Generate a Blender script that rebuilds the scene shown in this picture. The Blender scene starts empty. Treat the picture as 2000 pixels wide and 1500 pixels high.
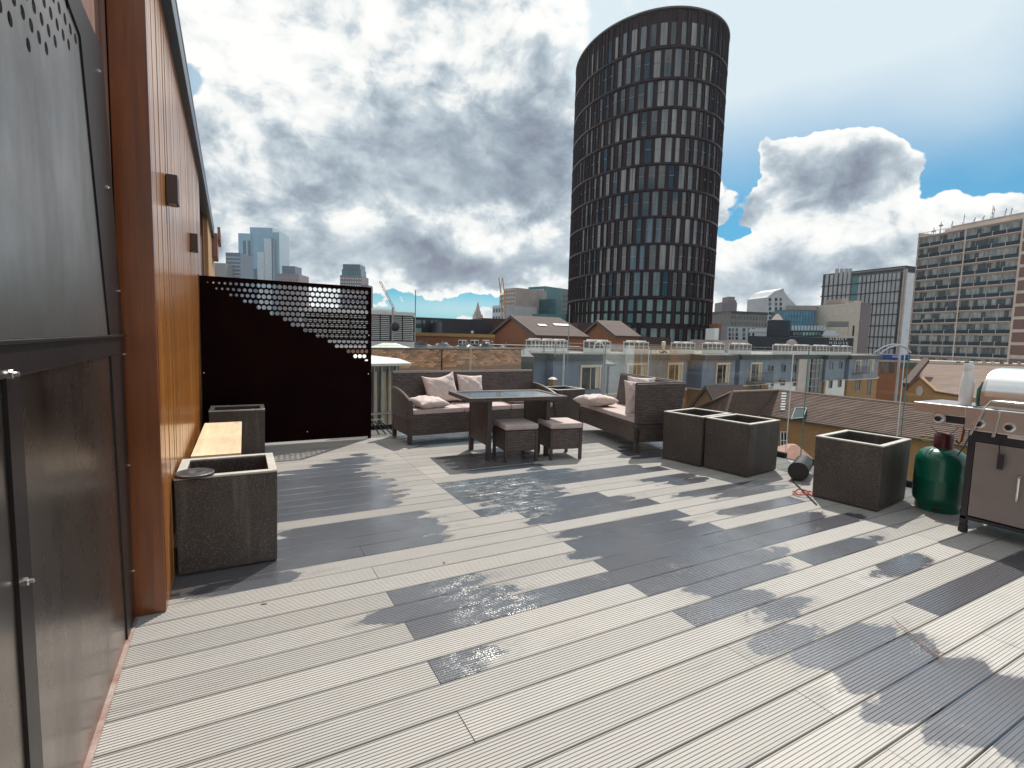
import bpy, math, random
from math import sin, cos, pi, radians
from mathutils import Vector, Matrix
random.seed(7)
SC = bpy.context.scene
COL = SC.collection
# ------------------------------------------------------------------ camera
EYE = 1.35
FPX = 1000.7
PIT, YAW, ROLL = radians(5.2035), radians(28.7568), radians(1.5824)
FWD = Vector((sin(YAW)*cos(PIT), cos(YAW)*cos(PIT), -sin(PIT)))
r0 = Vector((cos(YAW), -sin(YAW), 0)); u0 = r0.cross(FWD)
RGT = cos(ROLL)*r0 + sin(ROLL)*u0
UPV = -sin(ROLL)*r0 + cos(ROLL)*u0
cam = bpy.data.objects.new('camera', bpy.data.cameras.new('camera'))
COL.objects.link(cam)
cam.matrix_world = Matrix(((RGT.x, UPV.x, -FWD.x, 0), (RGT.y, UPV.y, -FWD.y, 0), (RGT.z, UPV.z, -FWD.z, EYE), (0, 0, 0, 1)))
cam.data.sensor_width = 36; cam.data.lens = FPX/2000*36
cam.data.clip_start = .05; cam.data.clip_end = 9000
SC.camera = cam
SC.view_settings.view_transform = 'Standard'; SC.view_settings.look = 'None'
SC.view_settings.gamma = 1; SC.view_settings.exposure = EXPO = 0.16
SC.view_settings.use_curve_mapping = False
SUN_EL, SUN_AZ = radians(56), radians(46)
SUND = Vector((sin(SUN_AZ)*cos(SUN_EL), cos(SUN_AZ)*cos(SUN_EL), sin(SUN_EL)))
FH = Vector((sin(YAW), cos(YAW), 0)); RH = Vector((cos(YAW), -sin(YAW), 0))
def pray(x, y): return FWD + RGT*((x-1000)/FPX) - UPV*((y-750)/FPX)
def HD(x, y, d):
    """world point seen at pixel x,y at horizontal distance d along the view"""
    r = pray(x, y); t = d/r.dot(FH); return Vector((0, 0, EYE)) + r*t
# ------------------------------------------------------------------ node helper
class NT:
    def __init__(s, tree): s.t = tree; s.n = tree.nodes; s.l = tree.links
    def new(s, typ, ins=None, **kw):
        nd = s.n.new(typ)
        for k, v in kw.items(): setattr(nd, k, v)
        if ins:
            for k, v in ins.items(): s.set(nd.inputs[k], v)
        return nd
    def set(s, sock, v):
        if isinstance(v, bpy.types.NodeSocket): s.l.new(v, sock)
        elif isinstance(v, bpy.types.Node): s.l.new(v.outputs[0], sock)
        else:
            if isinstance(v, (tuple, list)) and sock.type == 'RGBA' and len(v) == 3: v = (*v, 1)
            sock.default_value = v
    def m(s, op, a, b=0., c=0., clamp=False):
        nd = s.new('ShaderNodeMath', operation=op, use_clamp=clamp)
        s.set(nd.inputs[0], a); s.set(nd.inputs[1], b)
        if len(nd.inputs) > 2: s.set(nd.inputs[2], c)
        return nd.outputs[0]
    def vm(s, op, a, b=(0, 0, 0)):
        nd = s.new('ShaderNodeVectorMath', operation=op)
        s.set(nd.inputs[0], a)
        if op == 'SCALE': s.set(nd.inputs['Scale'], b)
        else: s.set(nd.inputs[1], b)
        return nd.outputs['Value'] if op in ('LENGTH', 'DOT_PRODUCT', 'DISTANCE') else nd.outputs[0]
    def mix(s, f, a, b, blend='MIX'):
        nd = s.new('ShaderNodeMix', data_type='RGBA', blend_type=blend)
        s.set(nd.inputs[0], f); s.set(nd.inputs[6], a); s.set(nd.inputs[7], b)
        return nd.outputs[2]
    def sep(s, v): return s.new('ShaderNodeSeparateXYZ', {0: v}).outputs
    def comb(s, x, y, z): return s.new('ShaderNodeCombineXYZ', {0: x, 1: y, 2: z}).outputs[0]
    def noise(s, v, scale, detail=4, rough=.55, dist=0):
        return s.new('ShaderNodeTexNoise', {'Vector': v, 'Scale': scale, 'Detail': detail, 'Roughness': rough, 'Distortion': dist}).outputs[0]
    def step(s, v, a, b):
        return s.new('ShaderNodeMapRange', {0: v, 1: a, 2: b, 3: 0., 4: 1.}, interpolation_type='SMOOTHSTEP').outputs[0]
    def lin(s, v, a, b, c=0., d=1.):
        return s.new('ShaderNodeMapRange', {0: v, 1: a, 2: b, 3: c, 4: d}).outputs[0]
    def ramp(s, f, stops):
        nd = s.new('ShaderNodeValToRGB', {0: f}); cr = nd.color_ramp
        while len(cr.elements) < len(stops): cr.elements.new(.5)
        for e, (p, c) in zip(cr.elements, stops): e.position = p; e.color = (*c, 1) if len(c) == 3 else c
        return nd.outputs[0]
# ------------------------------------------------------------------ world
wd = bpy.data.worlds.new('World'); SC.world = wd; wd.use_nodes = True
T = NT(wd.node_tree); T.n.clear()
SKYS = .10
sky = T.new('ShaderNodeTexSky', sky_type='NISHITA', sun_disc=False, sun_elevation=SUN_EL, sun_rotation=SUN_AZ, air_density=1.0, dust_density=.6, ozone_density=2.0)
DIR = T.new('ShaderNodeTexCoord').outputs['Generated']
dx, dy, dz = T.sep(DIR)
AZ = T.m('SUBTRACT', T.m('ARCTAN2', dx, dy), YAW)
EL = T.m('ARCSINE', T.m('MINIMUM', T.m('MAXIMUM', dz, -1.), 1.))
AE = T.comb(AZ, EL, 0.)
def azel(px, py):
    d = pray(px, py).normalized(); return math.atan2(d.x, d.y)-YAW, math.asin(d.z)
skdir = T.vm('MULTIPLY', DIR, (1., 1., 1.35))
def cnoise(v, sc, det, ro=.5): return T.new('ShaderNodeTexNoise', {'Vector': v, 'Scale': sc, 'Detail': det, 'Roughness': ro}).outputs['Color']
warp = T.vm('SCALE', T.vm('SUBTRACT', cnoise(skdir, 7., 4., .55), (.5, .5, .5)), .20)
AEW = T.vm('MULTIPLY', T.vm('ADD', AE, warp), (1., 1., 0.))
def blobs(lst, P=AEW, base=0.):
    out = base
    for px, py, rx, ry, amp in lst:
        a, e = azel(px, py); ca, ce = 1/(1+((px-1000)/1000)**2), 1/(1+((py-660)/1000)**2)
        q = T.vm('MULTIPLY', T.vm('SUBTRACT', P, (a, e, 0)), (1000/(rx*ca), 1000/(ry*max(.7, ce)), 0))
        g = T.m('EXPONENT', T.m('MULTIPLY', T.vm('DOT_PRODUCT', q, q), -1.))
        out = T.m('MULTIPLY_ADD', g, amp, out)
    return out
def sky_noise(d):
    a = T.noise(d, 3.0, 5, .50)
    bil = T.new('ShaderNodeTexNoise', {'Vector': d, 'Scale': 7.5, 'Detail': 9., 'Roughness': .60})
    return T.m('ADD', T.m('MULTIPLY', T.m('SUBTRACT', a, .5), 1.1), T.m('MULTIPLY', T.m('SUBTRACT', bil.outputs[0], .5), .75))
wd_ = T.vm('ADD', skdir, T.vm('SCALE', T.vm('SUBTRACT', cnoise(skdir, 5., 3., .5), (.5, .5, .5)), .10))
nz0 = sky_noise(wd_); nz1 = sky_noise(T.vm('ADD', wd_, tuple(SUND*.045)))
DB = [(720, 230, 520, 280, .55), (960, 330, 300, 170, .3), (700, 480, 480, 90, .30), (950, 545, 380, 32, .35), (560, 90, 200, 120, .2),
      (392, 165, 50, 60, -.75), (410, 40, 60, 40, -.15), (890, 601, 130, 15, -1.2), (1890, 350, 170, 36, -1.3), (1448, 345, 46, 50, -2.1), (1425, 432, 40, 22, -.9),
      (1640, 110, 480, 110, -1.5), (1480, 225, 130, 40, -1.2), (1700, 205, 160, 24, -.6), (1850, 410, 30, 20, -.4), (1880, 235, 170, 60, -1.4),
      (1640, 350, 200, 68, 1.35), (1665, 278, 100, 45, .85), (1500, 325, 60, 34, .55), (1800, 350, 65, 40, .75), (1620, 520, 380, 75, .75), (1960, 430, 130, 34, .95), (1425, 392, 45, 22, .5)]
dens = T.m('ADD', blobs(DB, base=nz0), .08)
cover = T.step(dens, -.02, .13)
relief0 = T.m('SUBTRACT', nz0, nz1)
thick = blobs([(950, 345, 340, 120, .26), (1010, 525, 260, 40, .38), (860, 210, 130, 90, .10), (520, 230, 200, 190, -.10), (1640, 395, 160, 52, .09), (1500, 570, 160, 28, .28), (600, 505, 160, 26, .10),
               (935, 150, 105, 50, -.42), (840, 110, 60, 80, -.22), (1090, 15, 150, 60, -.5), (960, 445, 260, 32, -.36), (560, 420, 160, 30, -.15), (470, 180, 150, 150, -.18), (840, 575, 220, 16, -.4), (1560, 460, 250, 36, -.42), (1955, 405, 120, 25, -.4), (1650, 268, 140, 36, -.30)],
              base=T.m('MULTIPLY', T.m('MINIMUM', dens, .95), .42))
relief = T.m('MULTIPLY', relief0, T.lin(thick, .15, .65, 3.1, 1.5))
shade = T.m('ADD', T.m('SUBTRACT', thick, relief), .135, clamp=True)
K = 1/SKYS
def sc(c, k=K): return tuple(v*k for v in c)
ccol = T.ramp(shade, [(0, (1.0, 1.0, .97)), (.2, (.88, .90, .89)), (.42, (.56, .63, .68)), (.68, (.33, .40, .47)), (1, (.19, .215, .285))])
ccol = T.vm('SCALE', ccol, K*.92)
blue = T.mix(1., sky, (.008, .60, .80), 'MULTIPLY')
veil = blobs([(1620, 30, 720, 230, 1.15), (1930, 190, 200, 80, .25), (395, 165, 90, 100, .55), (1150, 100, 240, 200, .5), (880, 604, 420, 26, .50)], AE)
veil = T.m('ADD', veil, T.m('MULTIPLY', nz0, .25))
veil = T.m('MAXIMUM', T.m('MINIMUM', veil, .93), T.lin(EL, 0., .9, .0, .45))
base = T.mix(veil, blue, sc((.70, .79, .83)))
skyc = T.mix(cover, base, ccol)
skyc = T.mix(T.step(EL, .015, -.06), skyc, sc((.30, .32, .34)))
bg = T.new('ShaderNodeBackground', {'Color': skyc, 'Strength': SKYS})
T.l.new(bg.outputs[0], T.new('ShaderNodeOutputWorld').inputs['Surface'])
# ------------------------------------------------------------------ sun
sl = bpy.data.lights.new('sun', 'SUN'); sl.energy = 4.8; sl.angle = radians(.5); sl.color = (1, .95, .87)
so = bpy.data.objects.new('sun', sl); COL.objects.link(so)
so.rotation_euler = (-SUND).to_track_quat('-Z', 'Y').to_euler()
so.location = (0, 0, 60)
# ------------------------------------------------------------------ materials
def bsdf(name):
    m = bpy.data.materials.new(name); m.use_nodes = True
    t = NT(m.node_tree); b = t.n['Principled BSDF']; return m, t, b
def mat(name, col, rough=.6, metal=0, var=.15, vs=4, det=6, stretch=(1, 1, 1), col2=None, bump=0, bs=80, rand=0, spec=.5, coat=0, space='Object', rvar=0, emit=None):
    m, t, b = bsdf(name)
    co = t.new('ShaderNodeTexCoord').outputs['Object'] if space == 'Object' else t.new('ShaderNodeNewGeometry').outputs['Position']
    v = t.vm('MULTIPLY', co, stretch)
    n = t.noise(v, vs, det, .6)
    c2 = col2 or tuple(x*(1+var) for x in col); c1 = col if col2 else tuple(x*(1-var) for x in col)
    c = t.ramp(n, [(.3, c1), (.7, c2)])
    if rand:
        r = t.new('ShaderNodeObjectInfo').outputs['Random']
        c = t.new('ShaderNodeHueSaturation', {'Color': c, 'Value': t.lin(r, 0, 1, 1-rand, 1+rand), 'Saturation': 1.}).outputs[0]
    t.set(b.inputs['Base Color'], c)
    t.set(b.inputs['Roughness'], t.lin(n, .3, .7, rough-rvar, rough+rvar) if rvar else rough)
    b.inputs['Metallic'].default_value = metal
    b.inputs['Specular IOR Level'].default_value = spec
    b.inputs['Coat Weight'].default_value = coat
    if bump:
        bn = t.new('ShaderNodeBump', {'Height': t.noise(v, bs, 4, .6), 'Strength': bump, 'Distance': .01})
        t.set(b.inputs['Normal'], bn)
    return m
def glass(name, col=(.972, .988, .983), alpha=.06, rough=.01):
    m = bpy.data.materials.new(name); m.use_nodes = True; t = NT(m.node_tree); t.n.clear()
    tr = t.new('ShaderNodeBsdfTransparent', {'Color': col})
    gl = t.new('ShaderNodeBsdfGlossy', {'Roughness': rough, 'Color': (1, 1, 1)})
    fr = t.new('ShaderNodeFresnel', {'IOR': 1.45})
    mx = t.new('ShaderNodeMixShader', {0: t.m('MULTIPLY', fr, .55), 1: tr, 2: gl})
    t.l.new(mx.outputs[0], t.new('ShaderNodeOutputMaterial').inputs[0]); return m
# deck
ROW0, PITCH = .958, .1613
def deck_mat():
    m, t, b = bsdf('composite_decking')
    P = t.new('ShaderNodeNewGeometry').outputs['Position']; x, y, z = t.sep(P)
    info = t.new('ShaderNodeObjectInfo').outputs['Random']
    row = t.m('FRACT', t.m('DIVIDE', t.m('SUBTRACT', y, ROW0-PITCH*40), PITCH))
    v = t.m('SUBTRACT', row, .5); v2 = t.m('MULTIPLY', v, v)
    Ps = t.vm('MULTIPLY', P, (1.1, 1.5, 1.))
    nz = t.noise(Ps, 3.2, 6, .65)
    nf = t.noise(P, 16., 6, .7)
    nn = t.m('ADD', t.m('MULTIPLY', t.m('SUBTRACT', nz, .5), .75), t.m('MULTIPLY', t.m('SUBTRACT', nf, .5), .05))
    w = None; halo = None
    for a in ('wet_a', 'wet_b'):
        at = t.new('ShaderNodeAttribute', attribute_type='OBJECT', attribute_name=a).outputs['Vector']
        a0, a1, a2 = t.sep(at)
        d = t.m('MINIMUM', t.m('SUBTRACT', x, a0), t.m('SUBTRACT', a1, x))
        d = t.m('ADD', t.m('SUBTRACT', d, t.m('MULTIPLY', v2, .55)), nn)
        q = t.step(d, -.02, .045)
        w = q if w is None else t.m('MAXIMUM', w, q)
        hq = t.m('MULTIPLY', t.step(d, -.16, .0), t.step(t.noise(P, 5., 4, .6), .40, .62)); halo = hq if halo is None else t.m('MAXIMUM', halo, hq)
    # thin stray damp streaks
    st = t.noise(t.vm('MULTIPLY', P, (.8, 7., 1.)), 2.1, 3, .5)
    damp = t.m('MULTIPLY', t.step(st, .60, .72), .35)
    streak = t.noise(t.vm('MULTIPLY', P, (1.6, 60., 1.)), 3., 5, .6)
    blot = t.noise(P, 2.3, 7, .65)
    dry = t.ramp(streak, [(.25, (.325, .308, .290)), (.75, (.440, .420, .396))])
    dry = t.mix(t.step(blot, .35, .75), dry, (.40, .375, .345))
    dry = t.new('ShaderNodeHueSaturation', {'Color': dry, 'Value': t.lin(info, 0, 1, .86, 1.08)}).outputs[0]
    spots = t.step(t.noise(P, 55., 3, .6), .70, .78)
    dry = t.mix(t.m('MULTIPLY', spots, .25), dry, (.16, .14, .12))
    dry = t.mix(t.m('MULTIPLY', damp, .9), dry, (.20, .195, .195))
    dry = t.mix(t.m('MULTIPLY', halo, .42), dry, (.19, .18, .18))
    big = t.noise(P, .9, 5, .6)
    dry = t.mix(t.m('MULTIPLY', t.step(big, .52, .75), .35), dry, (.30, .28, .255))
    wetc = t.mix(streak, (.062, .062, .073), (.108, .106, .120))
    t.set(b.inputs['Base Color'], t.mix(w, dry, wetc))
    t.set(b.inputs['Roughness'], t.m('SUBTRACT', .62, t.m('MULTIPLY', w, .34)))
    film = t.m('MULTIPLY', w, t.lin(t.noise(P, 2.2, 5, .6), .36, .62, .6, 1.))
    t.set(b.inputs['Coat Weight'], t.m('MULTIPLY', film, 1.)); t.set(b.inputs['Coat Roughness'], t.lin(film, .3, 1., .16, .045)); b.inputs['Coat IOR'].default_value = 1.7
    hb = t.m('ADD', t.m('MULTIPLY', t.noise(P, 260., 3, .6), .5), t.m('MULTIPLY', t.noise(t.vm('MULTIPLY', P, (1., 4., 1.)), 22., 4, .6), .8))
    vor = t.new('ShaderNodeTexVoronoi', {'Vector': P, 'Scale': 115.}, feature='SMOOTH_F1').outputs['Distance']
    bead = t.m('MULTIPLY', t.step(vor, .55, .05), 1.)
    glint_mask = t.m('MULTIPLY', t.step(t.noise(P, 3.1, 4, .6), .58, .72), .25)
    for gx, gy, gr in ((2.15, 3.95, .50), (2.0, 3.42, .30), (1.70, 4.35, .28), (1.12, 2.43, .24), (1.15, 2.16, .26), (.88, 1.87, .16), (1.9, 5.0, .25)):  # chosen spots where sun glitter is painted in with extra gloss
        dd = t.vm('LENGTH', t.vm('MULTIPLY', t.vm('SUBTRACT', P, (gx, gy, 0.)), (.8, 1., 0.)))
        glint_mask = t.m('MAXIMUM', glint_mask, t.step(dd, gr, gr*.35))
    glint_mask = t.m('MULTIPLY', t.m('MULTIPLY', glint_mask, t.step(t.noise(t.vm('MULTIPLY', P, (1., 2., 1.)), 9., 5, .7), .44, .60)), t.m('MULTIPLY_ADD', w, .92, .08))
    up = t.comb(0., 0., 1.)
    t.set(b.inputs['Coat Normal'], t.new('ShaderNodeBump', {'Height': hb, 'Strength': .16, 'Distance': .0030, 'Normal': t.new('ShaderNodeBump', {'Height': t.m('MULTIPLY', bead, glint_mask), 'Strength': 1., 'Distance': .0022, 'Normal': up})}))
    t.set(b.inputs['Normal'], t.new('ShaderNodeBump', {'Height': t.noise(t.vm('MULTIPLY', P, (1., 9., 1.)), 120., 3, .6), 'Strength': .35, 'Distance': .002}))
    fr = t.new('ShaderNodeFresnel', {'IOR': 1.42})
    bn = [l.from_socket for l in t.t.links if l.to_socket == b.inputs['Coat Normal']][0]
    t.set(fr.inputs['Normal'], bn)
    b.inputs['Coat Weight'].default_value = 0
    for l in [l for l in t.t.links if l.to_socket in (b.inputs['Coat Weight'], b.inputs['Coat Normal'], b.inputs['Coat Roughness'])]: t.t.links.remove(l)
    gl = t.new('ShaderNodeBsdfGlossy', {'Color': (1., 1., 1., 1.), 'Roughness': t.lin(film, .4, 1., .16, .035), 'Normal': bn})
    mx = t.new('ShaderNodeMixShader', {0: t.m('MULTIPLY', t.m('MULTIPLY_ADD', fr, 1.25, .015), film, clamp=True), 1: b.outputs[0], 2: gl})
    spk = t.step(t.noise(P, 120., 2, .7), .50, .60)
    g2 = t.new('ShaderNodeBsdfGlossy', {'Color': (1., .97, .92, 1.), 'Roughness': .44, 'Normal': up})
    mx2 = t.new('ShaderNodeMixShader', {0: t.m('MULTIPLY', t.m('MULTIPLY', glint_mask, spk), .62), 1: mx, 2: g2})  # boosted gloss lays the painted glitter over the masked spots
    out = [n for n in t.n if n.type == 'OUTPUT_MATERIAL'][0]; t.l.new(mx2.outputs[0], out.inputs['Surface'])
    return m
def weave_mat(name, c1, c2, s=1.):
    m, t, b = bsdf(name)
    co = t.new('ShaderNodeTexCoord').outputs['Object']; x, y, z = t.sep(co)
    uv = t.comb(t.m('ADD', x, y), z, 0.)
    br = t.new('ShaderNodeTexBrick', {'Vector': uv, 'Scale': 1., 'Mortar Size': .0022*s, 'Mortar Smooth': .6, 'Brick Width': .034*s, 'Row Height': .0125*s, 'Color1': (*c1, 1), 'Color2': (*c2, 1), 'Mortar': (c1[0]*.22, c1[1]*.2, c1[2]*.2, 1)})
    n = t.noise(co, 5, 5, .6)
    c = t.mix(t.lin(n, .3, .7, 0, .5), br.outputs[0], tuple(v*.6 for v in c1))
    t.set(b.inputs['Base Color'], c); b.inputs['Roughness'].default_value = .5
    t.set(b.inputs['Normal'], t.new('ShaderNodeBump', {'Height': t.m('SUBTRACT', 1., br.outputs['Fac']), 'Strength': .9, 'Distance': .004}))
    return m
def brickish(name, c1, c2, mort, bw, bh, ms=.012, rot=False, bump=.4, rough=.85):
    m, t, b = bsdf(name)
    co = t.new('ShaderNodeTexCoord').outputs['Object']; x, y, z = t.sep(co)
    uv = t.comb(t.m('ADD', x, y), z, 0.)
    br = t.new('ShaderNodeTexBrick', {'Vector': uv, 'Scale': 1., 'Mortar Size': ms, 'Mortar Smooth': .3, 'Brick Width': bw, 'Row Height': bh, 'Color1': (*c1, 1), 'Color2': (*c2, 1), 'Mortar': (*mort, 1)})
    n = t.noise(co, 1.1, 6, .65)
    c = t.mix(t.lin(n, .3, .75, 0, .6), br.outputs[0], tuple(v*.6 for v in c1))
    t.set(b.inputs['Base Color'], c); b.inputs['Roughness'].default_value = rough
    t.set(b.inputs['Normal'], t.new('ShaderNodeBump', {'Height': t.m('SUBTRACT', 1., br.outputs['Fac']), 'Strength': bump, 'Distance': .02}))
    return m
def concrete_mat():
    m, t, b = bsdf('speckled_terrazzo')
    co = t.new('ShaderNodeTexCoord').outputs['Object']
    geo = t.new('ShaderNodeNewGeometry')
    n = t.noise(co, 3., 7, .65); f = t.noise(co, 105., 3, .75); v = t.new('ShaderNodeTexVoronoi', {'Vector': co, 'Scale': 95.}).outputs['Distance']
    c = t.ramp(n, [(.3, (.030, .023, .020)), (.72, (.068, .054, .046))])
    c = t.mix(t.m('MULTIPLY', t.step(f, .50, .66), .6), c, (.18, .155, .13))
    c = t.mix(t.m('MULTIPLY', t.step(v, .16, .05), .35), c, (.02, .018, .016))
    x, y, z = t.sep(co)
    drip = t.m('MULTIPLY', t.step(t.noise(t.vm('MULTIPLY', co, (9., 9., .8)), 1.3, 5, .6), .56, .72), .35)
    c = t.mix(drip, c, (.16, .145, .125))
    t.set(b.inputs['Base Color'], c); b.inputs['Roughness'].default_value = .62
    t.set(b.inputs['Normal'], t.new('ShaderNodeBump', {'Height': f, 'Strength': .5, 'Distance': .003}))
    return m
def wood_mat(name, c1, c2, rough=.3, grain=(14., 14., .7), coat=.5, rand=.18, knots=0):
    m, t, b = bsdf(name)
    co = t.new('ShaderNodeTexCoord').outputs['Object']; rnd = t.new('ShaderNodeObjectInfo').outputs['Random']
    v = t.vm('ADD', t.vm('MULTIPLY', co, grain), t.comb(t.m('MULTIPLY', rnd, 37.), t.m('MULTIPLY', rnd, 91.), t.m('MULTIPLY', rnd, 53.)))
    g = t.noise(v, 2.2, 8, .62, .6); g2 = t.noise(t.vm('MULTIPLY', v, (3., 3., .6)), 4., 5, .6)
    f = t.m('ADD', t.m('MULTIPLY', g, .7), t.m('MULTIPLY', g2, .3))
    c = t.ramp(f, [(.33, c1), (.66, c2)])
    blot = t.noise(co, 1.7, 5, .6)
    c = t.mix(t.lin(blot, .35, .75, 0, .5), c, tuple(q*.5 for q in c1))
    if knots:
        kd = t.new('ShaderNodeTexVoronoi', {'Vector': t.vm('MULTIPLY', co, (1., 1., .35)), 'Scale': knots}).outputs['Distance']
        c = t.mix(t.m('MULTIPLY', t.step(kd, .16, .04), .7), c, tuple(q*.25 for q in c1))
    c = t.new('ShaderNodeHueSaturation', {'Color': c, 'Value': t.lin(rnd, 0, 1, 1-rand, 1+rand)}).outputs[0]
    t.set(b.inputs['Base Color'], c); b.inputs['Roughness'].default_value = rough
    b.inputs['Coat Weight'].default_value = coat; b.inputs['Coat Roughness'].default_value = .18
    t.set(b.inputs['Normal'], t.new('ShaderNodeBump', {'Height': f, 'Strength': .25, 'Distance': .004}))
    return m
def steel_mat(name, c=(.32, .32, .33), rough=.3, streak=.4, metal=1., smear=(9., 9., .6)):
    m, t, b = bsdf(name)
    co = t.new('ShaderNodeTexCoord').outputs['Object']
    s = t.noise(t.vm('MULTIPLY', co, smear), 1.6, 6, .6); d = t.noise(co, 3., 7, .65); f = t.noise(t.vm('MULTIPLY', co, (60., 60., 1.5)), 5., 3, .5)
    k = t.m('ADD', t.m('MULTIPLY', s, .6), t.m('MULTIPLY', d, .4))
    cc = t.ramp(k, [(.32, tuple(v*(1-streak) for v in c)), (.68, tuple(v*(1+streak*.4) for v in c))])
    t.set(b.inputs['Base Color'], cc); b.inputs['Metallic'].default_value = metal
    t.set(b.inputs['Roughness'], t.lin(k, .3, .7, rough+.12, rough-.06))
    t.set(b.inputs['Normal'], t.new('ShaderNodeBump', {'Height': t.m('ADD', t.m('MULTIPLY', f, .15), d), 'Strength': .04, 'Distance': .01}))
    return m
def fabric_mat(name, c, wr=1.):
    m, t, b = bsdf(name)
    co = t.new('ShaderNodeTexCoord').outputs['Object']
    n = t.noise(co, 7., 5, .6, .4); w = t.noise(t.vm('MULTIPLY', co, (1., 1.6, 1.)), 9., 3, .5, 1.2)
    cc = t.mix(t.step(n, .3, .7), tuple(v*.86 for v in c), c)
    t.set(b.inputs['Base Color'], cc); b.inputs['Roughness'].default_value = .85
    b.inputs['Sheen Weight'].default_value = .15
    h = t.m('ADD', t.m('MULTIPLY', w, 1.), t.m('MULTIPLY', t.noise(co, 320., 2, .5), .04))
    t.set(b.inputs['Normal'], t.new('ShaderNodeBump', {'Height': h, 'Strength': .55*wr, 'Distance': .03}))
    return m
def pane_mat(name, dark=(.012, .016, .02), lite=(.16, .17, .17), rough=.06, share=.35, spec=.8):
    m, t, b = bsdf(name)
    rnd = t.new('ShaderNodeObjectInfo').outputs['Random']
    co = t.new('ShaderNodeTexCoord').outputs['Object']
    n = t.noise(t.vm('ADD', t.vm('MULTIPLY', co, (.9, .9, .25)), t.comb(t.m('MULTIPLY', rnd, 50.), 0., t.m('MULTIPLY', rnd, 20.))), 1.2, 3, .5)
    f = t.m('MULTIPLY', t.step(rnd, 1-share-.1, 1-share+.15), t.lin(n, .35, .65, .35, 1.))
    t.set(b.inputs['Base Color'], t.mix(f, dark, lite)); b.inputs['Roughness'].default_value = rough
    b.inputs['Specular IOR Level'].default_value = spec
    return m
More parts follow.
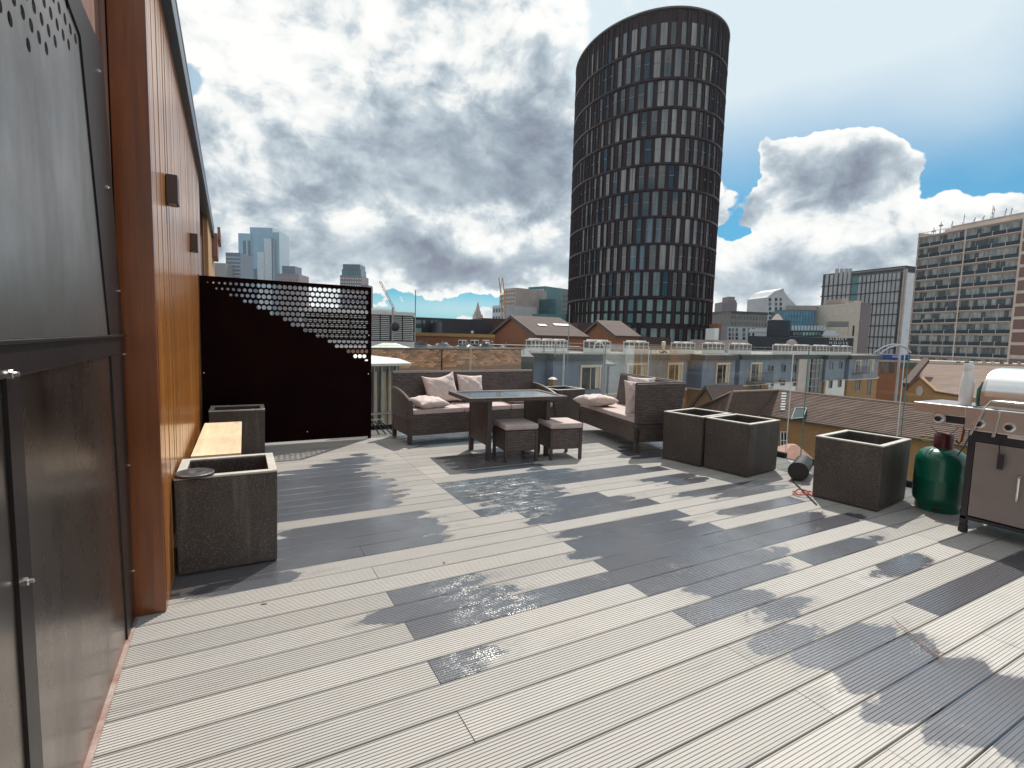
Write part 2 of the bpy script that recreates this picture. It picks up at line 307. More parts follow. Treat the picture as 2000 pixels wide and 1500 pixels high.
MT = dict(
 lowbrick=brickish('stock_brickwork', (.33, .16, .09), (.42, .24, .14), (.36, .31, .26), .225, .077, .010),
 deck=deck_mat(), under=mat('dark_void', (.012, .011, .012), .9), terrazzo=concrete_mat(), rim=mat('pale_rim', (.42, .40, .36), .6, var=.2, vs=12, bump=.2),
 soil=mat('dry_soil', (.016, .010, .009), .95, bump=.6, bs=60), rattan=weave_mat('brown_rattan', (.085, .058, .052), (.155, .118, .104), 1.6), rattan_d=mat('rattan_edge', (.09, .068, .06), .45, var=.25, vs=60),
 leg=mat('rattan_leg', (.055, .04, .036), .5), pillow=fabric_mat('rose_cream_fabric', (.60, .49, .455)), cushion=fabric_mat('rose_seat_fabric', (.50, .40, .375), .35),
 clad=wood_mat('amber_cladding', (.20, .060, .012), (.58, .24, .052), .28, (26., 26., .5)), post=wood_mat('dark_amber_post', (.13, .030, .006), (.30, .085, .016), .28, (9., 9., .5), .6, 0, 2.4), pinkwood=wood_mat('faded_fascia_wood', (.20, .10, .075), (.34, .19, .15), .6, coat=0, rand=0), plank=wood_mat('pale_pine', (.56, .42, .26), (.74, .60, .41), .55, (9., .8, 9.), 0, .05, 3.5),
 tanwood=wood_mat('tan_wood', (.38, .20, .075), (.55, .31, .13), .5, coat=0, rand=0),
 steel=steel_mat('brushed_panel_steel', (.31, .265, .235), .25, .35, 1., (2.5, 2.5, .5)), steel2=steel_mat('upper_panel_steel', (.36, .34, .33), .36, .5, 1., (2.5, 2.5, .5)), blacksteel=mat('black_painted_steel', (.012, .008, .008), .38, var=.3, vs=3, spec=.4, bump=.05, bs=20), screen=mat('black_screen_steel', (.0075, .0012, .0016), .65, var=.4, vs=2.5, spec=.04),
 chrome=mat('bolt_chrome', (.7, .69, .66), .18, 1), rust=mat('rusty_flashing', (.17, .045, .025), .8, col2=(.40, .36, .33), vs=5, bump=.5), fascia=mat('slate_blue_fascia', (.05, .09, .14), .35, var=.1),
 lamp=mat('brown_lamp_box', (.055, .035, .032), .4), bbq=mat('barbecue_steel', (.58, .54, .53), .27, .9, var=.06, vs=6, stretch=(1, 1, 8)), hood=mat('stainless_hood', (.80, .79, .77), .22, .75, var=.04), bbqdoor=mat('barbecue_door', (.24, .20, .19), .38, .35, var=.06), bbqdark=mat('barbecue_dark', (.022, .017, .022), .4), gas=mat('green_cylinder_paint', (.003, .105, .062), .32, var=.2, vs=5, bump=.06, bs=30, coat=.3),
 maroon=mat('maroon_shroud', (.085, .010, .012), .35), brass=mat('brass', (.55, .36, .09), .3, .8), hose=mat('orange_hose', (.28, .10, .015), .5), plasticw=mat('white_plastic', (.62, .60, .59), .35, var=.05), plasticg=mat('green_plastic', (.02, .10, .07), .4), tinted=mat('table_glass', (.012, .022, .035), .05, spec=.9, var=.2, bump=.0), black=mat('black_rubber', (.015, .014, .016), .5),
 glass=glass('balustrade_glass'), glassedge=mat('green_glass_edge', (.10, .32, .30), .15), clip=mat('pale_edge_trim', (.62, .64, .62), .3), alu=mat('grey_aluminium', (.30, .31, .32), .4, .3), redcable=mat('red_cable', (.45, .06, .03), .5),
 brick=mat('old_stock_brick', (.40, .175, .09), .9, col2=(.62, .39, .24), vs=6, rand=.45, bump=.3, bs=40), mortar=mat('mortar', (.34, .29, .24), .95, vs=6), coping=mat('coping', (.10, .085, .075), .8), creamroof=mat('cream_grp_roof', (.60, .60, .53), .6, var=.1, vs=3), lowglass=pane_mat('old_glazing', (.05, .06, .055), (.30, .30, .26), .2, .5), greyroof=mat('felt_roof', (.10, .10, .105), .8, vs=.5),
 blueclad=brickish('blue_grey_cladding', (.215, .255, .325), (.235, .28, .35), (.12, .145, .19), 1.1, 30., .02, bump=.2, rough=.5), ochre=brickish('ochre_brick', (.46, .25, .095), (.38, .19, .07), (.38, .27, .16), .225, .075, .01), redbrick=brickish('red_brown_brick', (.34, .125, .055), (.28, .095, .042), (.24, .14, .09), .225, .075, .012), whitewall=mat('white_render', (.80, .79, .76), .8, var=.06, vs=.5), cream=mat('cream_trim', (.72, .60, .44), .6, var=.05), darkfascia=mat('grey_green_fascia', (.055, .062, .060), .6, var=.1, vs=.4),
 darkwin=pane_mat('dark_window', share=.3), greenwin=pane_mat('green_glass_window', (.05, .09, .09), (.28, .40, .36), .06, .6), acwhite=mat('white_ac_casing', (.80, .76, .70), .5, var=.05), accoil=brickish('ac_coil', (.13, .11, .10), (.18, .155, .14), (.40, .37, .33), .22, .5, .03, bump=.3),
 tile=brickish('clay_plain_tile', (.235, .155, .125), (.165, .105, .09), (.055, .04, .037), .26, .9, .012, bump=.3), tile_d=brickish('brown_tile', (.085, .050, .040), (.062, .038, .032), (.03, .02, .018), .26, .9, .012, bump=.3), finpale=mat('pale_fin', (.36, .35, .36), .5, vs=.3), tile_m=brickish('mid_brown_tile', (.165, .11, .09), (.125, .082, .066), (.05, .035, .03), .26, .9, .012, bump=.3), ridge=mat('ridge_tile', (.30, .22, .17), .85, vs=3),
 towerframe=mat('dark_bronze_fins', (.024, .006, .008), .45, .0, var=.2, vs=.05, spec=.25), towerglass=pane_mat('tower_glass', (.014, .026, .032), (.26, .26, .255), .06, .45, 1.), towerlow=pane_mat('tower_lower_glass', (.10, .15, .14), (.26, .36, .32), .1, .6), towertop=mat('tower_rim', (.10, .09, .075), .4, .4),
 transom=mat('light_transom', (.30, .27, .26), .4, .4), hazeblue=mat('blue_glass_tower', (.34, .44, .50), .12, .35, var=.12, vs=.02, stretch=(1, 1, .2)), hazedark=mat('dark_blue_tower', (.07, .10, .15), .3, .1, vs=.05), hazebrown=mat('brown_city_tower', (.16, .13, .14), .6, vs=.05), teal=mat('teal_glass', (.05, .14, .15), .15, .2, vs=.05, var=.3), stonecream=brickish('cream_panels', (.78, .70, .60), (.80, .72, .62), (.60, .54, .47), 3.2, 3.2, .06, bump=.1), pinkstone=mat('pinkish_stone', (.42, .34, .30), .8, vs=.3), palewall=mat('pale_wall', (.50, .50, .52), .7, vs=.3, var=.08), blackclad=mat('black_cladding', (.016, .018, .024), .4, var=.3, vs=.3), maroonclad=mat('maroon_cladding', (.055, .016, .015), .5, var=.2, vs=.2),
 curtain=mat('bright_glass_wall', (.10, .25, .34), .1, .3, var=.4, vs=.5), greyconc=mat('grey_concrete', (.20, .19, .18), .8, vs=.4), slabside=mat('slab_concrete', (.55, .48, .43), .8, vs=.3), slabline=mat('slab_edge', (.72, .58, .50), .7, vs=.5), balc=mat('dark_balcony_front', (.030, .055, .075), .4, rand=.3), slabwin=pane_mat('flat_window', (.13, .15, .16), (.58, .59, .56), .2, .6, .5), brownpanel=mat('brown_panel', (.22, .13, .11), .7), orange=mat('crane_orange', (.55, .24, .07), .6), cranered=mat('crane_red', (.32, .12, .11), .6), silver=mat('silver_panel', (.50, .52, .55), .35, .3, var=.15, vs=.3), bluesign=mat('blue_sign', (.01, .07, .35), .4), white=mat('white_paint', (.78, .77, .74), .5, var=.03), ground=mat('city_ground', (.23, .22, .205), .9, vs=.02, space='w'), streetroof=mat('street_roof', (.12, .10, .095), .9, vs=.1, rand=.3), terracotta=mat('terracotta_hip', (.36, .20, .15), .8, vs=3), leaf=mat('autumn_leaf', (.09, .075, .02), .7, col2=(.20, .10, .03), vs=1.), bark=mat('bark', (.06, .045, .03), .9), louv=mat('pale_louvre', (.62, .57, .53), .55, var=.08), louvd=mat('dark_slot', (.035, .04, .05), .7), tarp=mat('dark_tarpaulin', (.03, .035, .04), .5, vs=1.2, col2=(.12, .12, .12)), disc=mat('black_cast_disc', (.035, .032, .035), .4, vs=12, bump=.2))
# ------------------------------------------------------------------ mesh helper
class MB:
    def __init__(s): s.v = []; s.f = []; s.sm = False
    def add(s, vs, fs):
        o = len(s.v); s.v += [tuple(p) for p in vs]; s.f += [tuple(i+o for i in f) for f in fs]; return s
    def box(s, x0, x1, y0, y1, z0, z1, M=None):
        vs = [Vector((x, y, z)) for z in (z0, z1) for x, y in ((x0, y0), (x1, y0), (x1, y1), (x0, y1))]
        if M: vs = [M @ p for p in vs]
        return s.add(vs, [(3, 2, 1, 0), (4, 5, 6, 7), (0, 1, 5, 4), (1, 2, 6, 5), (2, 3, 7, 6), (3, 0, 4, 7)])
    def prism(s, poly, z0, z1, M=None, scale=1., c=(0, 0)):
        n = len(poly); vs = [Vector((x, y, z0)) for x, y in poly]+[Vector((c[0]+(x-c[0])*scale, c[1]+(y-c[1])*scale, z1)) for x, y in poly]
        if M: vs = [M @ p for p in vs]
        return s.add(vs, [tuple(range(n))[::-1], tuple(range(n, 2*n))]+[(i, (i+1) % n, n+(i+1) % n, n+i) for i in range(n)])
    def ext(s, poly, a, b, axis='y'):
        """polygon in the plane across an axis, extruded from a to b"""
        n = len(poly); vs = []
        for t in (a, b):
            for p, q in poly: vs.append((p, t, q) if axis == 'y' else (t, p, q))
        return s.add(vs, [tuple(range(n)), tuple(range(n, 2*n))[::-1]]+[((i+1) % n, i, n+i, n+(i+1) % n) for i in range(n)])
    def lathe(s, prof, n=24, c=(0, 0, 0), M=None):
        vs = []; fs = []
        for r, z in prof:
            for k in range(n): a = 2*pi*k/n; vs.append(Vector((c[0]+r*cos(a), c[1]+r*sin(a), c[2]+z)))
        if M: vs = [M @ p for p in vs]
        for j in range(len(prof)-1):
            for k in range(n): fs.append((j*n+k, j*n+(k+1) % n, (j+1)*n+(k+1) % n, (j+1)*n+k))
        fs.append(tuple(range(n))[::-1]); fs.append(tuple(range((len(prof)-1)*n, len(prof)*n)))
        s.sm = True; return s.add(vs, fs)
    def tube(s, pts, r, n=8):
        pts = [Vector(p) for p in pts]; vs = []; fs = []
        up = Vector((.13, .21, .97)).normalized()
        for i, p in enumerate(pts):
            d = (pts[min(i+1, len(pts)-1)]-pts[max(i-1, 0)]).normalized()
            a = d.cross(up if abs(d.dot(up)) < .95 else Vector((1, 0, 0))).normalized(); b = d.cross(a)
            rr = r[i] if isinstance(r, (list, tuple)) else r
            for k in range(n): t = 2*pi*k/n; vs.append(p+(a*cos(t)+b*sin(t))*rr)
        for j in range(len(pts)-1):
            for k in range(n): fs.append((j*n+k, j*n+(k+1) % n, (j+1)*n+(k+1) % n, (j+1)*n+k))
        fs.append(tuple(range(n))[::-1]); fs.append(tuple(range((len(pts)-1)*n, len(pts)*n)))
        s.sm = s.sm or n > 5; return s.add(vs, fs)
    def mesh(s, name, m, smooth=None):
        me = bpy.data.meshes.new(name); me.from_pydata(s.v, [], s.f); me.update()
        if m is not None: me.materials.append(MT[m] if isinstance(m, str) else m)
        if smooth if smooth is not None else s.sm:
            me.polygons.foreach_set('use_smooth', [True]*len(me.polygons)); me.set_sharp_from_angle(angle=radians(38))
        return me
def place(name, me, parent=None, loc=None, rz=0, scale=None, kind=None):
    o = bpy.data.objects.new(name, me); COL.objects.link(o)
    if parent: o.parent = parent
    if loc is not None: o.location = loc
    if rz: o.rotation_euler = (0, 0, rz)
    if scale: o.scale = scale
    if kind: o['kind'] = kind
    return o
def part(name, mb, m, parent=None, bev=0, kind=None, label=None, smooth=None):
    o = place(name, mb.mesh(name, m, smooth), parent, kind=kind)
    if bev:
        b = o.modifiers.new('bevel', 'BEVEL'); b.width = bev; b.segments = 2; b.limit_method = 'ANGLE'
    if label: o['label'] = label
    return o
def tag(o, label, cat, group=None):
    o['label'] = label; o['category'] = cat
    if group: o['group'] = group
    return o
def thing(name, label, cat, loc=(0, 0, 0), rz=0, group=None):
    o = bpy.data.objects.new(name, None); COL.objects.link(o); o.location = loc; o.rotation_euler = (0, 0, rz)
    o.empty_display_size = .2
    return tag(o, label, cat, group)
def struct(name, mb, m, parent=None):
    o = part(name, mb, m, parent)
    if not parent: o['kind'] = 'structure'
    return o
def copy_tree(o, parent=None):
    c = o.copy(); COL.objects.link(c)
    if parent is not None: c.parent = parent
    for ch in list(o.children): copy_tree(ch, c)
    return c
def Rz(a): return Matrix.Rotation(a, 4, 'Z')
def TR(x, y, z): return Matrix.Translation((x, y, z))
# ------------------------------------------------------------------ picture-to-place helpers (real distances)
def AX(px, py, X): r = pray(px, py); return Vector((0, 0, EYE)) + r*(X/r.x)
def AY(px, py, Y): r = pray(px, py); return Vector((0, 0, EYE)) + r*(Y/r.y)
def GZ(px, py, z=0): r = pray(px, py); return Vector((0, 0, EYE)) + r*((z-EYE)/r.z)
GZ0 = -16.
# ------------------------------------------------------------------ city ground and our own building
g = MB(); g.add([(-1490, -110, GZ0), (1490, -110, GZ0), (1490, 1690, GZ0), (-1490, 1690, GZ0)], [(0, 1, 2, 3)])
struct('ground', g, 'ground')
t = thing('terrace_building', 'our own building under the timber terrace with a dark roof slab and brick walls', 'building', (0, 0, GZ0))
b = MB(); b.box(-8, 5.95, -6, 7.5, 0, 15.6); part('wall', b, 'ochre', t)
b = MB(); b.box(-8, 5.98, -6, 7.53, 15.602, 15.965); part('roof_slab', b, 'under', t)
# ------------------------------------------------------------------ deck
WET = dict(A2=[(1.99, 1.75), (2.05, 1.75), (2.75, 1.71), (2.69, 1.61), (2.6, 1.6), (2.0, 1.61), (1.99, 1.67)],
A3=[(2.27, 1.59), (2.62, 1.59), (2.62, 1.45), (2.46, 1.29), (2.04, 1.29), (2.02, 1.35)],
A4=[(2.05, 1.25), (2.72, 1.26), (2.85, 1.19), (2.86, 0.97), (2.87, 0.78), (2.85, 0.72), (2.91, 0.46), (2.26, 0.33), (2.09, 0.62), (2.06, 0.65), (2.01, 0.69), (2.06, 0.78), (2.02, 0.84), (2.01, 0.96), (2.04, 1.14)],
A5=[(3.13, 1.28), (4.36, 1.26), (4.88, 1.24), (4.52, 1.12), (3.13, 1.12)],
A6=[(3.3, 1.58), (3.49, 1.63), (4.03, 1.58), (4.0, 1.52), (3.75, 1.46), (3.35, 1.47), (3.25, 1.54)],
B1=[(3.21, 1.91), (3.79, 1.92), (4.1, 1.88), (4.07, 1.82), (3.91, 1.78), (3.25, 1.77), (3.21, 1.81)],
B2=[(3.41, 2.72), (4.17, 2.73), (4.45, 2.66), (4.4, 2.54), (3.23, 2.58)],
C=[(1.84, 2.82), (2.25, 2.92), (3.11, 2.9), (3.1, 2.75), (3.05, 2.42), (4.15, 2.39), (4.48, 2.15), (4.29, 2.08), (3.14, 2.09), (3.31, 1.97), (3.08, 1.95), (2.43, 1.91), (2.08, 1.93), (1.91, 1.93), (1.91, 2.08), (1.91, 2.26), (1.93, 2.41), (1.83, 2.46), (1.84, 2.55), (1.92, 2.58), (1.93, 2.74)],
D=[(2.0, 1.88), (2.43, 1.91), (2.97, 1.9), (3.02, 1.85), (2.95, 1.79), (2.25, 1.76), (2.02, 1.79)],
F1=[(1.93, 5.29), (2.81, 5.48), (3.18, 4.89), (2.82, 4.38), (2.26, 4.61), (2.01, 4.5), (1.93, 4.66)],
F2=[(1.63, 4.34), (2.74, 4.3), (3.89, 4.21), (4.07, 3.86), (2.65, 3.8), (1.97, 3.71), (1.64, 3.67)],
F4=[(1.62, 3.56), (2.09, 3.61), (2.83, 3.55), (2.83, 3.4), (1.88, 3.29), (1.64, 3.48)],
F5=[(1.92, 3.31), (2.54, 3.41), (3.02, 3.34), (3.12, 3.24), (3.09, 3.08), (1.89, 3.07), (1.82, 3.14)],
G1=[(0.7, 2.25), (2.6, 2.25), (2.42, 2.09), (0.7, 2.08)],
G2=[(0.5, 2.41), (1.40, 2.41), (1.49, 2.34), (1.19, 2.25), (0.55, 2.25), (0.49, 2.31)],
G3=[(0.70, 2.56), (1.3, 2.56), (1.36, 2.53), (1.16, 2.41), (0.7, 2.41)],
G4=[(0.7, 1.915), (1.02, 1.91), (1.11, 1.88), (0.99, 1.83), (0.86, 1.80), (0.7, 1.80)],
H1=[(0.38, 5.27), (1.3, 5.81), (1.33, 5.66), (1.44, 5.31), (1.02, 5.1), (1.36, 4.96), (1.1, 4.85), (1.31, 4.66), (1.29, 4.32), (1.24, 3.96), (1.12, 3.79), (0.78, 3.88), (0.57, 3.91), (-0.18, 3.82), (-0.22, 4.87)],
H2=[(-0.3, 3.54), (0.26, 3.65), (0.88, 3.7), (1.29, 3.67), (1.33, 3.56), (1.39, 3.36), (1.25, 3.23), (1.32, 3.14), (1.26, 3.09), (0.69, 3.04), (0.24, 2.98), (-0.3, 3.0)],
H3=[(-0.3, 3.15), (0.22, 3.17), (0.36, 2.96), (0.37, 2.92), (0.25, 2.87), (-0.3, 2.89)],
W1=[(3.29, 3.63), (3.94, 3.73), (4.21, 3.77), (4.1, 3.36), (3.57, 3.44)],
W2=[(3.14, 3.14), (3.82, 3.24), (4.12, 3.2), (4.71, 3.18), (4.6, 3.05), (3.84, 3.08), (3.14, 3.1)],
W3=[(3.84, 3.08), (4.72, 3.07), (4.68, 2.92), (4.25, 2.96), (3.61, 2.89)],
L1=[(-0.6, 2.09), (-0.34, 2.07), (-0.35, 1.94), (-0.6, 1.93)], L2=[(-0.6, 1.80), (-0.37, 1.78), (-0.38, 1.45), (-0.6, 1.4)],
X1=[(1.9, 6.9), (2.4, 6.9), (3.6, 6.1), (3.4, 5.7), (1.8, 5.85)], X2=[(4.2, 5.0), (5.7, 5.2), (5.7, 3.9), (4.0, 4.35)], X3=[(4.0, .75), (5.7, .9), (5.7, .2), (4.2, .2)])
def spans(y):
    out = []
    for poly in WET.values():
        xs = []
        for f in (-.3, 0, .3):
            yy = y+f*PITCH; c = []
            for (x0, y0), (x1, y1) in zip(poly, poly[1:]+poly[:1]):
                if (y0 <= yy) != (y1 <= yy): c.append(x0+(yy-y0)/(y1-y0)*(x1-x0))
            if c: xs.append((min(c), max(c)))
        if len(xs) >= 2 or (len(xs) == 1 and len(poly) > 0 and random.random() < .6):
            out.append([sum(a for a, _ in xs)/len(xs), sum(b for _, b in xs)/len(xs)])
    out.sort(); mer = []
    for s in out:
        if mer and s[0] < mer[-1][1]+.06: mer[-1][1] = max(mer[-1][1], s[1])
        else: mer.append(s)
    return mer
deck = bpy.data.objects.new('deck', None); COL.objects.link(deck); deck['kind'] = 'structure'
deck['label'] = 'grooved grey composite decking laid in rows, partly wet'
W_ = .1540; NG = 11
prof = [(0, -.024), (0, -.0015), (.0015, 0)]
gp = W_/NG
for k in range(NG):
    c0 = (k+.5)*gp
    prof += [(c0-.0030, 0), (c0-.0020, -.0026), (c0+.0020, -.0026), (c0+.0030, 0)]
prof += [(W_-.0015, 0), (W_, -.0015), (W_, -.024)]
b = MB(); n = len(prof)
b.add([(x, y, z) for x in (0, 1) for y, z in prof], [(i, i+1, n+i+1, n+i) for i in range(n-1)]+[tuple(range(n))[::-1], tuple(range(n, 2*n))])
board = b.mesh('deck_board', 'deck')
board.flip_normals()
GAP = .0035
for k in range(-9, 39):
    y0 = ROW0+PITCH*k; yc = y0+PITCH/2
    if y0 > 7.25: break
    xl = -.42 if y0 < 2.9 else -.30
    if y0 < 3.35:
        j = [-1.75+2.44*i for i in range(4)] if k % 2 else [-.52+2.44*i for i in range(4)]
    else:
        j = [1.62]+([2.835, 5.27] if k % 2 == (19 % 2) else [4.06])
    cuts = [xl]+[q for q in j if xl+.08 < q < 5.7]+[5.76]
    sp = spans(yc)
    for a, c in zip(cuts, cuts[1:]):
        a2, c2 = a+GAP/2, c-GAP/2
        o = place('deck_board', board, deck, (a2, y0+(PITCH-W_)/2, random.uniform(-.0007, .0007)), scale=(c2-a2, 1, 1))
        o.rotation_euler = (0, 0, random.uniform(-.0004, .0004))
        loc = [(max(p, a), min(q, c)) for p, q in sp if min(q, c)-max(p, a) > .09]
        # an end that lies on a board joint stays sharp, others are feathered
        loc = [(p-.8 if p <= a+.1 else p, q+.8 if q >= c-.1 else q) for p, q in loc]
        loc.sort(key=lambda s: -(s[1]-s[0]))
        o['wet_a'] = (float(loc[0][0]), float(loc[0][1]), 0.) if loc else (100., -100., 0.)
        o['wet_b'] = (float(loc[1][0]), float(loc[1][1]), 0.) if len(loc) > 1 else (100., -100., 0.)
# ------------------------------------------------------------------ perforated plate
def perf(mb, cells, thick, flat):
    """cells: (u, w, hu, hw, r); flat(u, w, t) -> point; t is the depth"""
    for u, w, hu, hw, r in cells:
        if r <= 0 or r > min(hu, hw)*.98:
            if r > 0: r = min(hu, hw)*.97
            else:
                for t in (0, thick):
                    q = [flat(u-hu, w-hw, t), flat(u+hu, w-hw, t), flat(u+hu, w+hw, t), flat(u-hu, w+hw, t)]
                    mb.add(q, [(0, 1, 2, 3) if t == 0 else (3, 2, 1, 0)])
                continue
        per = []
        for i in range(4): per.append((-hu+2*hu*i/4, -hw))
        for i in range(4): per.append((hu, -hw+2*hw*i/4))
        for i in range(4): per.append((hu-2*hu*i/4, hw))
        for i in range(4): per.append((-hu, hw-2*hw*i/4))
        ring = [(r*p/math.hypot(p, q), r*q/math.hypot(p, q)) for p, q in per]
        vs = [flat(u+p, w+q, t) for t in (0, thick) for p, q in per]+[flat(u+p, w+q, t) for t in (0, thick) for p, q in ring]
        fs = []
        for i in range(16):
            k = (i+1) % 16
            fs += [(i, k, 32+k, 32+i), (16+k, 16+i, 48+i, 48+k), (32+i, 32+k, 48+k, 48+i)]
        mb.add(vs, fs)
SCY = 6.60; SX0, SX1, SZ = -.292, 1.56, 1.925
t = thing('perforated_screen', 'black steel privacy screen with a corner of round holes, beside the timber wall', 'screen', (0, SCY, 0))
b = MB(); cells = []
PX, RZ_ = .0555, .0615
ZT = SZ-.035
rowx = [398, 420, 447, 479, 502, 530, 549, 573, 594, 618, 641, 657, 680, 695, 712]
for r in range(15):
    zc = ZT-RZ_*(r+.5)
    xs = AY(rowx[r], 600, SCY).x
    off = 0 if r % 2 else PX/2
    x = SX0+.02
    e = x+off
    if off: cells.append((x+off/2, zc, off/2, RZ_/2, 0))
    while e+PX <= SX1-.012:
        c = e+PX/2; rad = 0
        if c >= xs-.01: rad = max(.0055, min(.0245, .006+.0185*(c-SX0)/(.62))) if r < 5 else .0245
        if rad and c > 1.52-.02: rad = .0235
        cells.append((c, zc, PX/2, RZ_/2, rad)); e += PX
    cells.append(((e+SX1)/2, zc, (SX1-e)/2, RZ_/2, 0))
    cells.append((SX0+.01, zc, .01, RZ_/2, 0))
perf(b, cells, .004, lambda u, w, q: (u, q, w))
zb = ZT-15*RZ_
b.box(SX0, SX1, 0, .004, zb-.0001, zb); b.box(SX0, SX1, 0, .004, 1.0, zb); b.box(SX0, SX1, 0, .004, ZT, SZ)
part('perforated_plate', b, 'screen', t)
b = MB(); b.box(SX0, SX1, -.002, .005, .03, .998); part('lower_plate', b, 'screen', t)
b = MB(); b.box(SX0, SX1, .006, .035, SZ-.03, SZ+.004); part('top_rail', b, 'screen', t)
b = MB(); b.box(SX1-.03, SX1+.006, .0065, .045, 0, SZ+.003); part('post', b, 'screen', t, .003)
b = MB(); b.box(SX0, SX0+.03, .0065, .045, 0, SZ+.003); part('post', b, 'screen', t, .003)
bolt = MB(); bolt.lathe([(.0001, -.002), (.011, -.002), (.011, .004), (.007, .010), (.0001, .011)], 8, M=Matrix.Rotation(pi/2, 4, 'X'))
bm_ = bolt.mesh('bolt', 'chrome')
for px, py in ((398, 728), (719, 730), (600, 843), (720, 655)):
    p = AY(px, py, SCY); place('bolt', bm_, t, (p.x, -.004, p.z))
# ------------------------------------------------------------------ timber wall and penthouse
t = thing('penthouse', 'amber timber-clad penthouse wall with slate blue roof edge rising at the left', 'building', (0, 0, 0))
bmh = MB(); bmh.box(0, .02, 0, .0565, 0, 3.098); cm = bmh.mesh('cladding_board', 'clad')
k = 0; y = 2.872
while y < 7.12:
    o = place('cladding_board', cm, t, (-.315+random.uniform(-.0012, .0012), y, 0)); y += .0620
b = MB(); b.box(-.46, -.316, 2.87, 7.16, 0, 3.1); part('backing_wall', b, 'under', t)
b = MB(); b.box(-.432, -.296, 2.822, 2.869, .005, 3.1); part('corner_post', b, 'post', t, .003)
b = MB(); b.box(-.30, -.289, 6.45, 6.53, .0, 1.93); part('trim', b, 'blacksteel', t)
b = MB(); b.box(-.62, -.447, .4, 2.821, 2.1, 3.12); part('upper_board', b, 'pinkwood', t)
b = MB(); b.box(-.446, -.436, 2.76, 2.8215, 0.9, 3.1); part('trim', b, 'pinkwood', t)
b = MB(); b.box(-3., -.247, 2.4, 11.6, 3.1, 3.25); part('roof_edge', b, 'fascia', t, .004)
b = MB(); b.box(-.262, -.243, 2.4, 11.6, 3.25, 3.268); part('drip_edge', b, 'alu', t)
b = MB(); b.box(-.50, -.40, 7.16, 9.25, 2.74, 3.1); part('lintel', b, 'fascia', t)
b = MB(); b.box(-.42, -.41, 7.16, 9.3, .05, 2.74); part('window', b, 'greenwin', t)
for yy in (7.17, 8.2, 9.2):
    b = MB(); b.box(-.41, -.37, yy, yy+.06, .05, 2.74); part('window_frame', b, 'alu', t)
b = MB(); b.box(-.50, -.345, 9.30, 9.62, 0, 3.1); part('corner_post', b, 'post', t)
b = MB(); b.box(-.50, -.295, 9.63, 13.2, 0, 3.1); part('end_wall', b, 'tanwood', t)
b = MB(); b.box(-.40, -.20, 11.62, 12.6, 2.76, 3.19); part('eaves_bracket', b, 'pinkwood', t)
b = MB(); b.box(-.20, -.15, 11.9, 13.0, 3.12, 3.36); part('gutter_end', b, 'pinkwood', t)
b = MB(); b.box(-8, -.63, -6, 14, -.02, 3.05); part('inner_wall', b, 'whitewall', t)
for i, (y0, y1, z0, z1) in enumerate(((3.13, 3.86/1.16, 1.955, 2.115), (4.83, 5.13, 1.955, 2.10))):
    c = AX((325, 372)[i], (371, 474)[i], -.295)
    l = thing('wall_lamp', ('nearer brown box lamp on the amber timber wall', 'farther brown box lamp on the amber timber wall')[i], 'wall lamp', (-.294, c.y, c.z), 0, 'box lamps on the timber wall')
    b = MB(); b.box(0, .055, -.055, .055, -.075, .075); part('housing', b, 'lamp', l, .003)
    b = MB(); b.box(.01, .045, -.045, .045, -.079, -.0755); part('lens', b, 'lowglass', l)
# ------------------------------------------------------------------ steel panelled wall at the far left
WX = -.42
t = thing('steel_panel_wall', 'brushed steel panels in a black bolted frame at the far left edge', 'wall panel', (0, 0, 0))
def yz(*pts): return [(AX(px, py, WX).y, AX(px, py, WX).z) for px, py in pts]
up_in = yz((212, 649), (152, 47)); up_t = AX(128, 0, WX)
b = MB()
zt = 2.9
outer = [(2.80, 0), (2.80, 1.36), (2.60, 2.41), (2.255, 2.425), (1.9, 2.60), (1.5, 2.9)]
inner = [(2.62, 0), (2.52, 1.32), (2.262, 2.30), (2.11, 2.335), (1.78, 2.47), (1.35, 2.75)]
for (a0, a1), (c0, c1), (d0, d1), (e0, e1) in zip(outer, outer[1:], inner, inner[1:]):
    b.ext([(d0, d1), (a0, a1), (c0, c1), (e0, e1)], WX-.02, WX+.004, 'x')
part('frame_side', b, 'blacksteel', t)
b = MB(); b.box(WX-.02, WX+.006, .2, 2.798, 1.235, 1.31); b.box(WX-.02, WX+.016, .2, 2.80, 1.306, 1.316); part('frame_rail', b, 'blacksteel', t, .002)
b = MB(); b.box(WX-.02, WX+.005, 1.445, 1.525, 0, 1.236); part('frame_upright', b, 'blacksteel', t)
b = MB(); b.box(WX-.012, WX-.002, 1.526, 2.66, 0, 1.234); part('panel', b, 'steel', t)
b = MB(); b.box(WX-.012, WX-.002, .3, 1.444, 0, 1.234); part('panel', b, 'steel', t)
b = MB(); b.ext([(.3, 1.317), (2.60, 1.317), (2.42, 2.0), (.3, 2.0)], WX-.012, WX-.002, 'x'); part('upper_panel', b, 'steel2', t)
b = MB(); cells = []
for r in range(11):
    zc = 2.03+.06*r
    for c in range(29):
        yc = .9+.06*c+(.03 if r % 2 else 0)
        ok = yc < 1.75+.14*r
        if r == 0: ok = ok and c % 3 != 1
        if yc < 2.43-.012*r: cells.append((yc, zc, .03, .03, .0165 if ok else 0))
perf(b, cells, .005, lambda u, w, q: (WX-.002-q, u, w)); part('perforated_panel', b, 'steel2', t)
b = MB(); b.box(WX-.19, WX-.18, .3, 2.7, 0, 2.9); part('backing', b, 'greyconc', t)
bolt = MB(); bolt.lathe([(.0001, 0), (.010, 0), (.010, .006), (.0055, .007), (.005, .016), (.0001, .017)], 6, M=Matrix.Rotation(pi/2, 4, 'Y'))
bm_ = bolt.mesh('bolt', 'chrome', False)
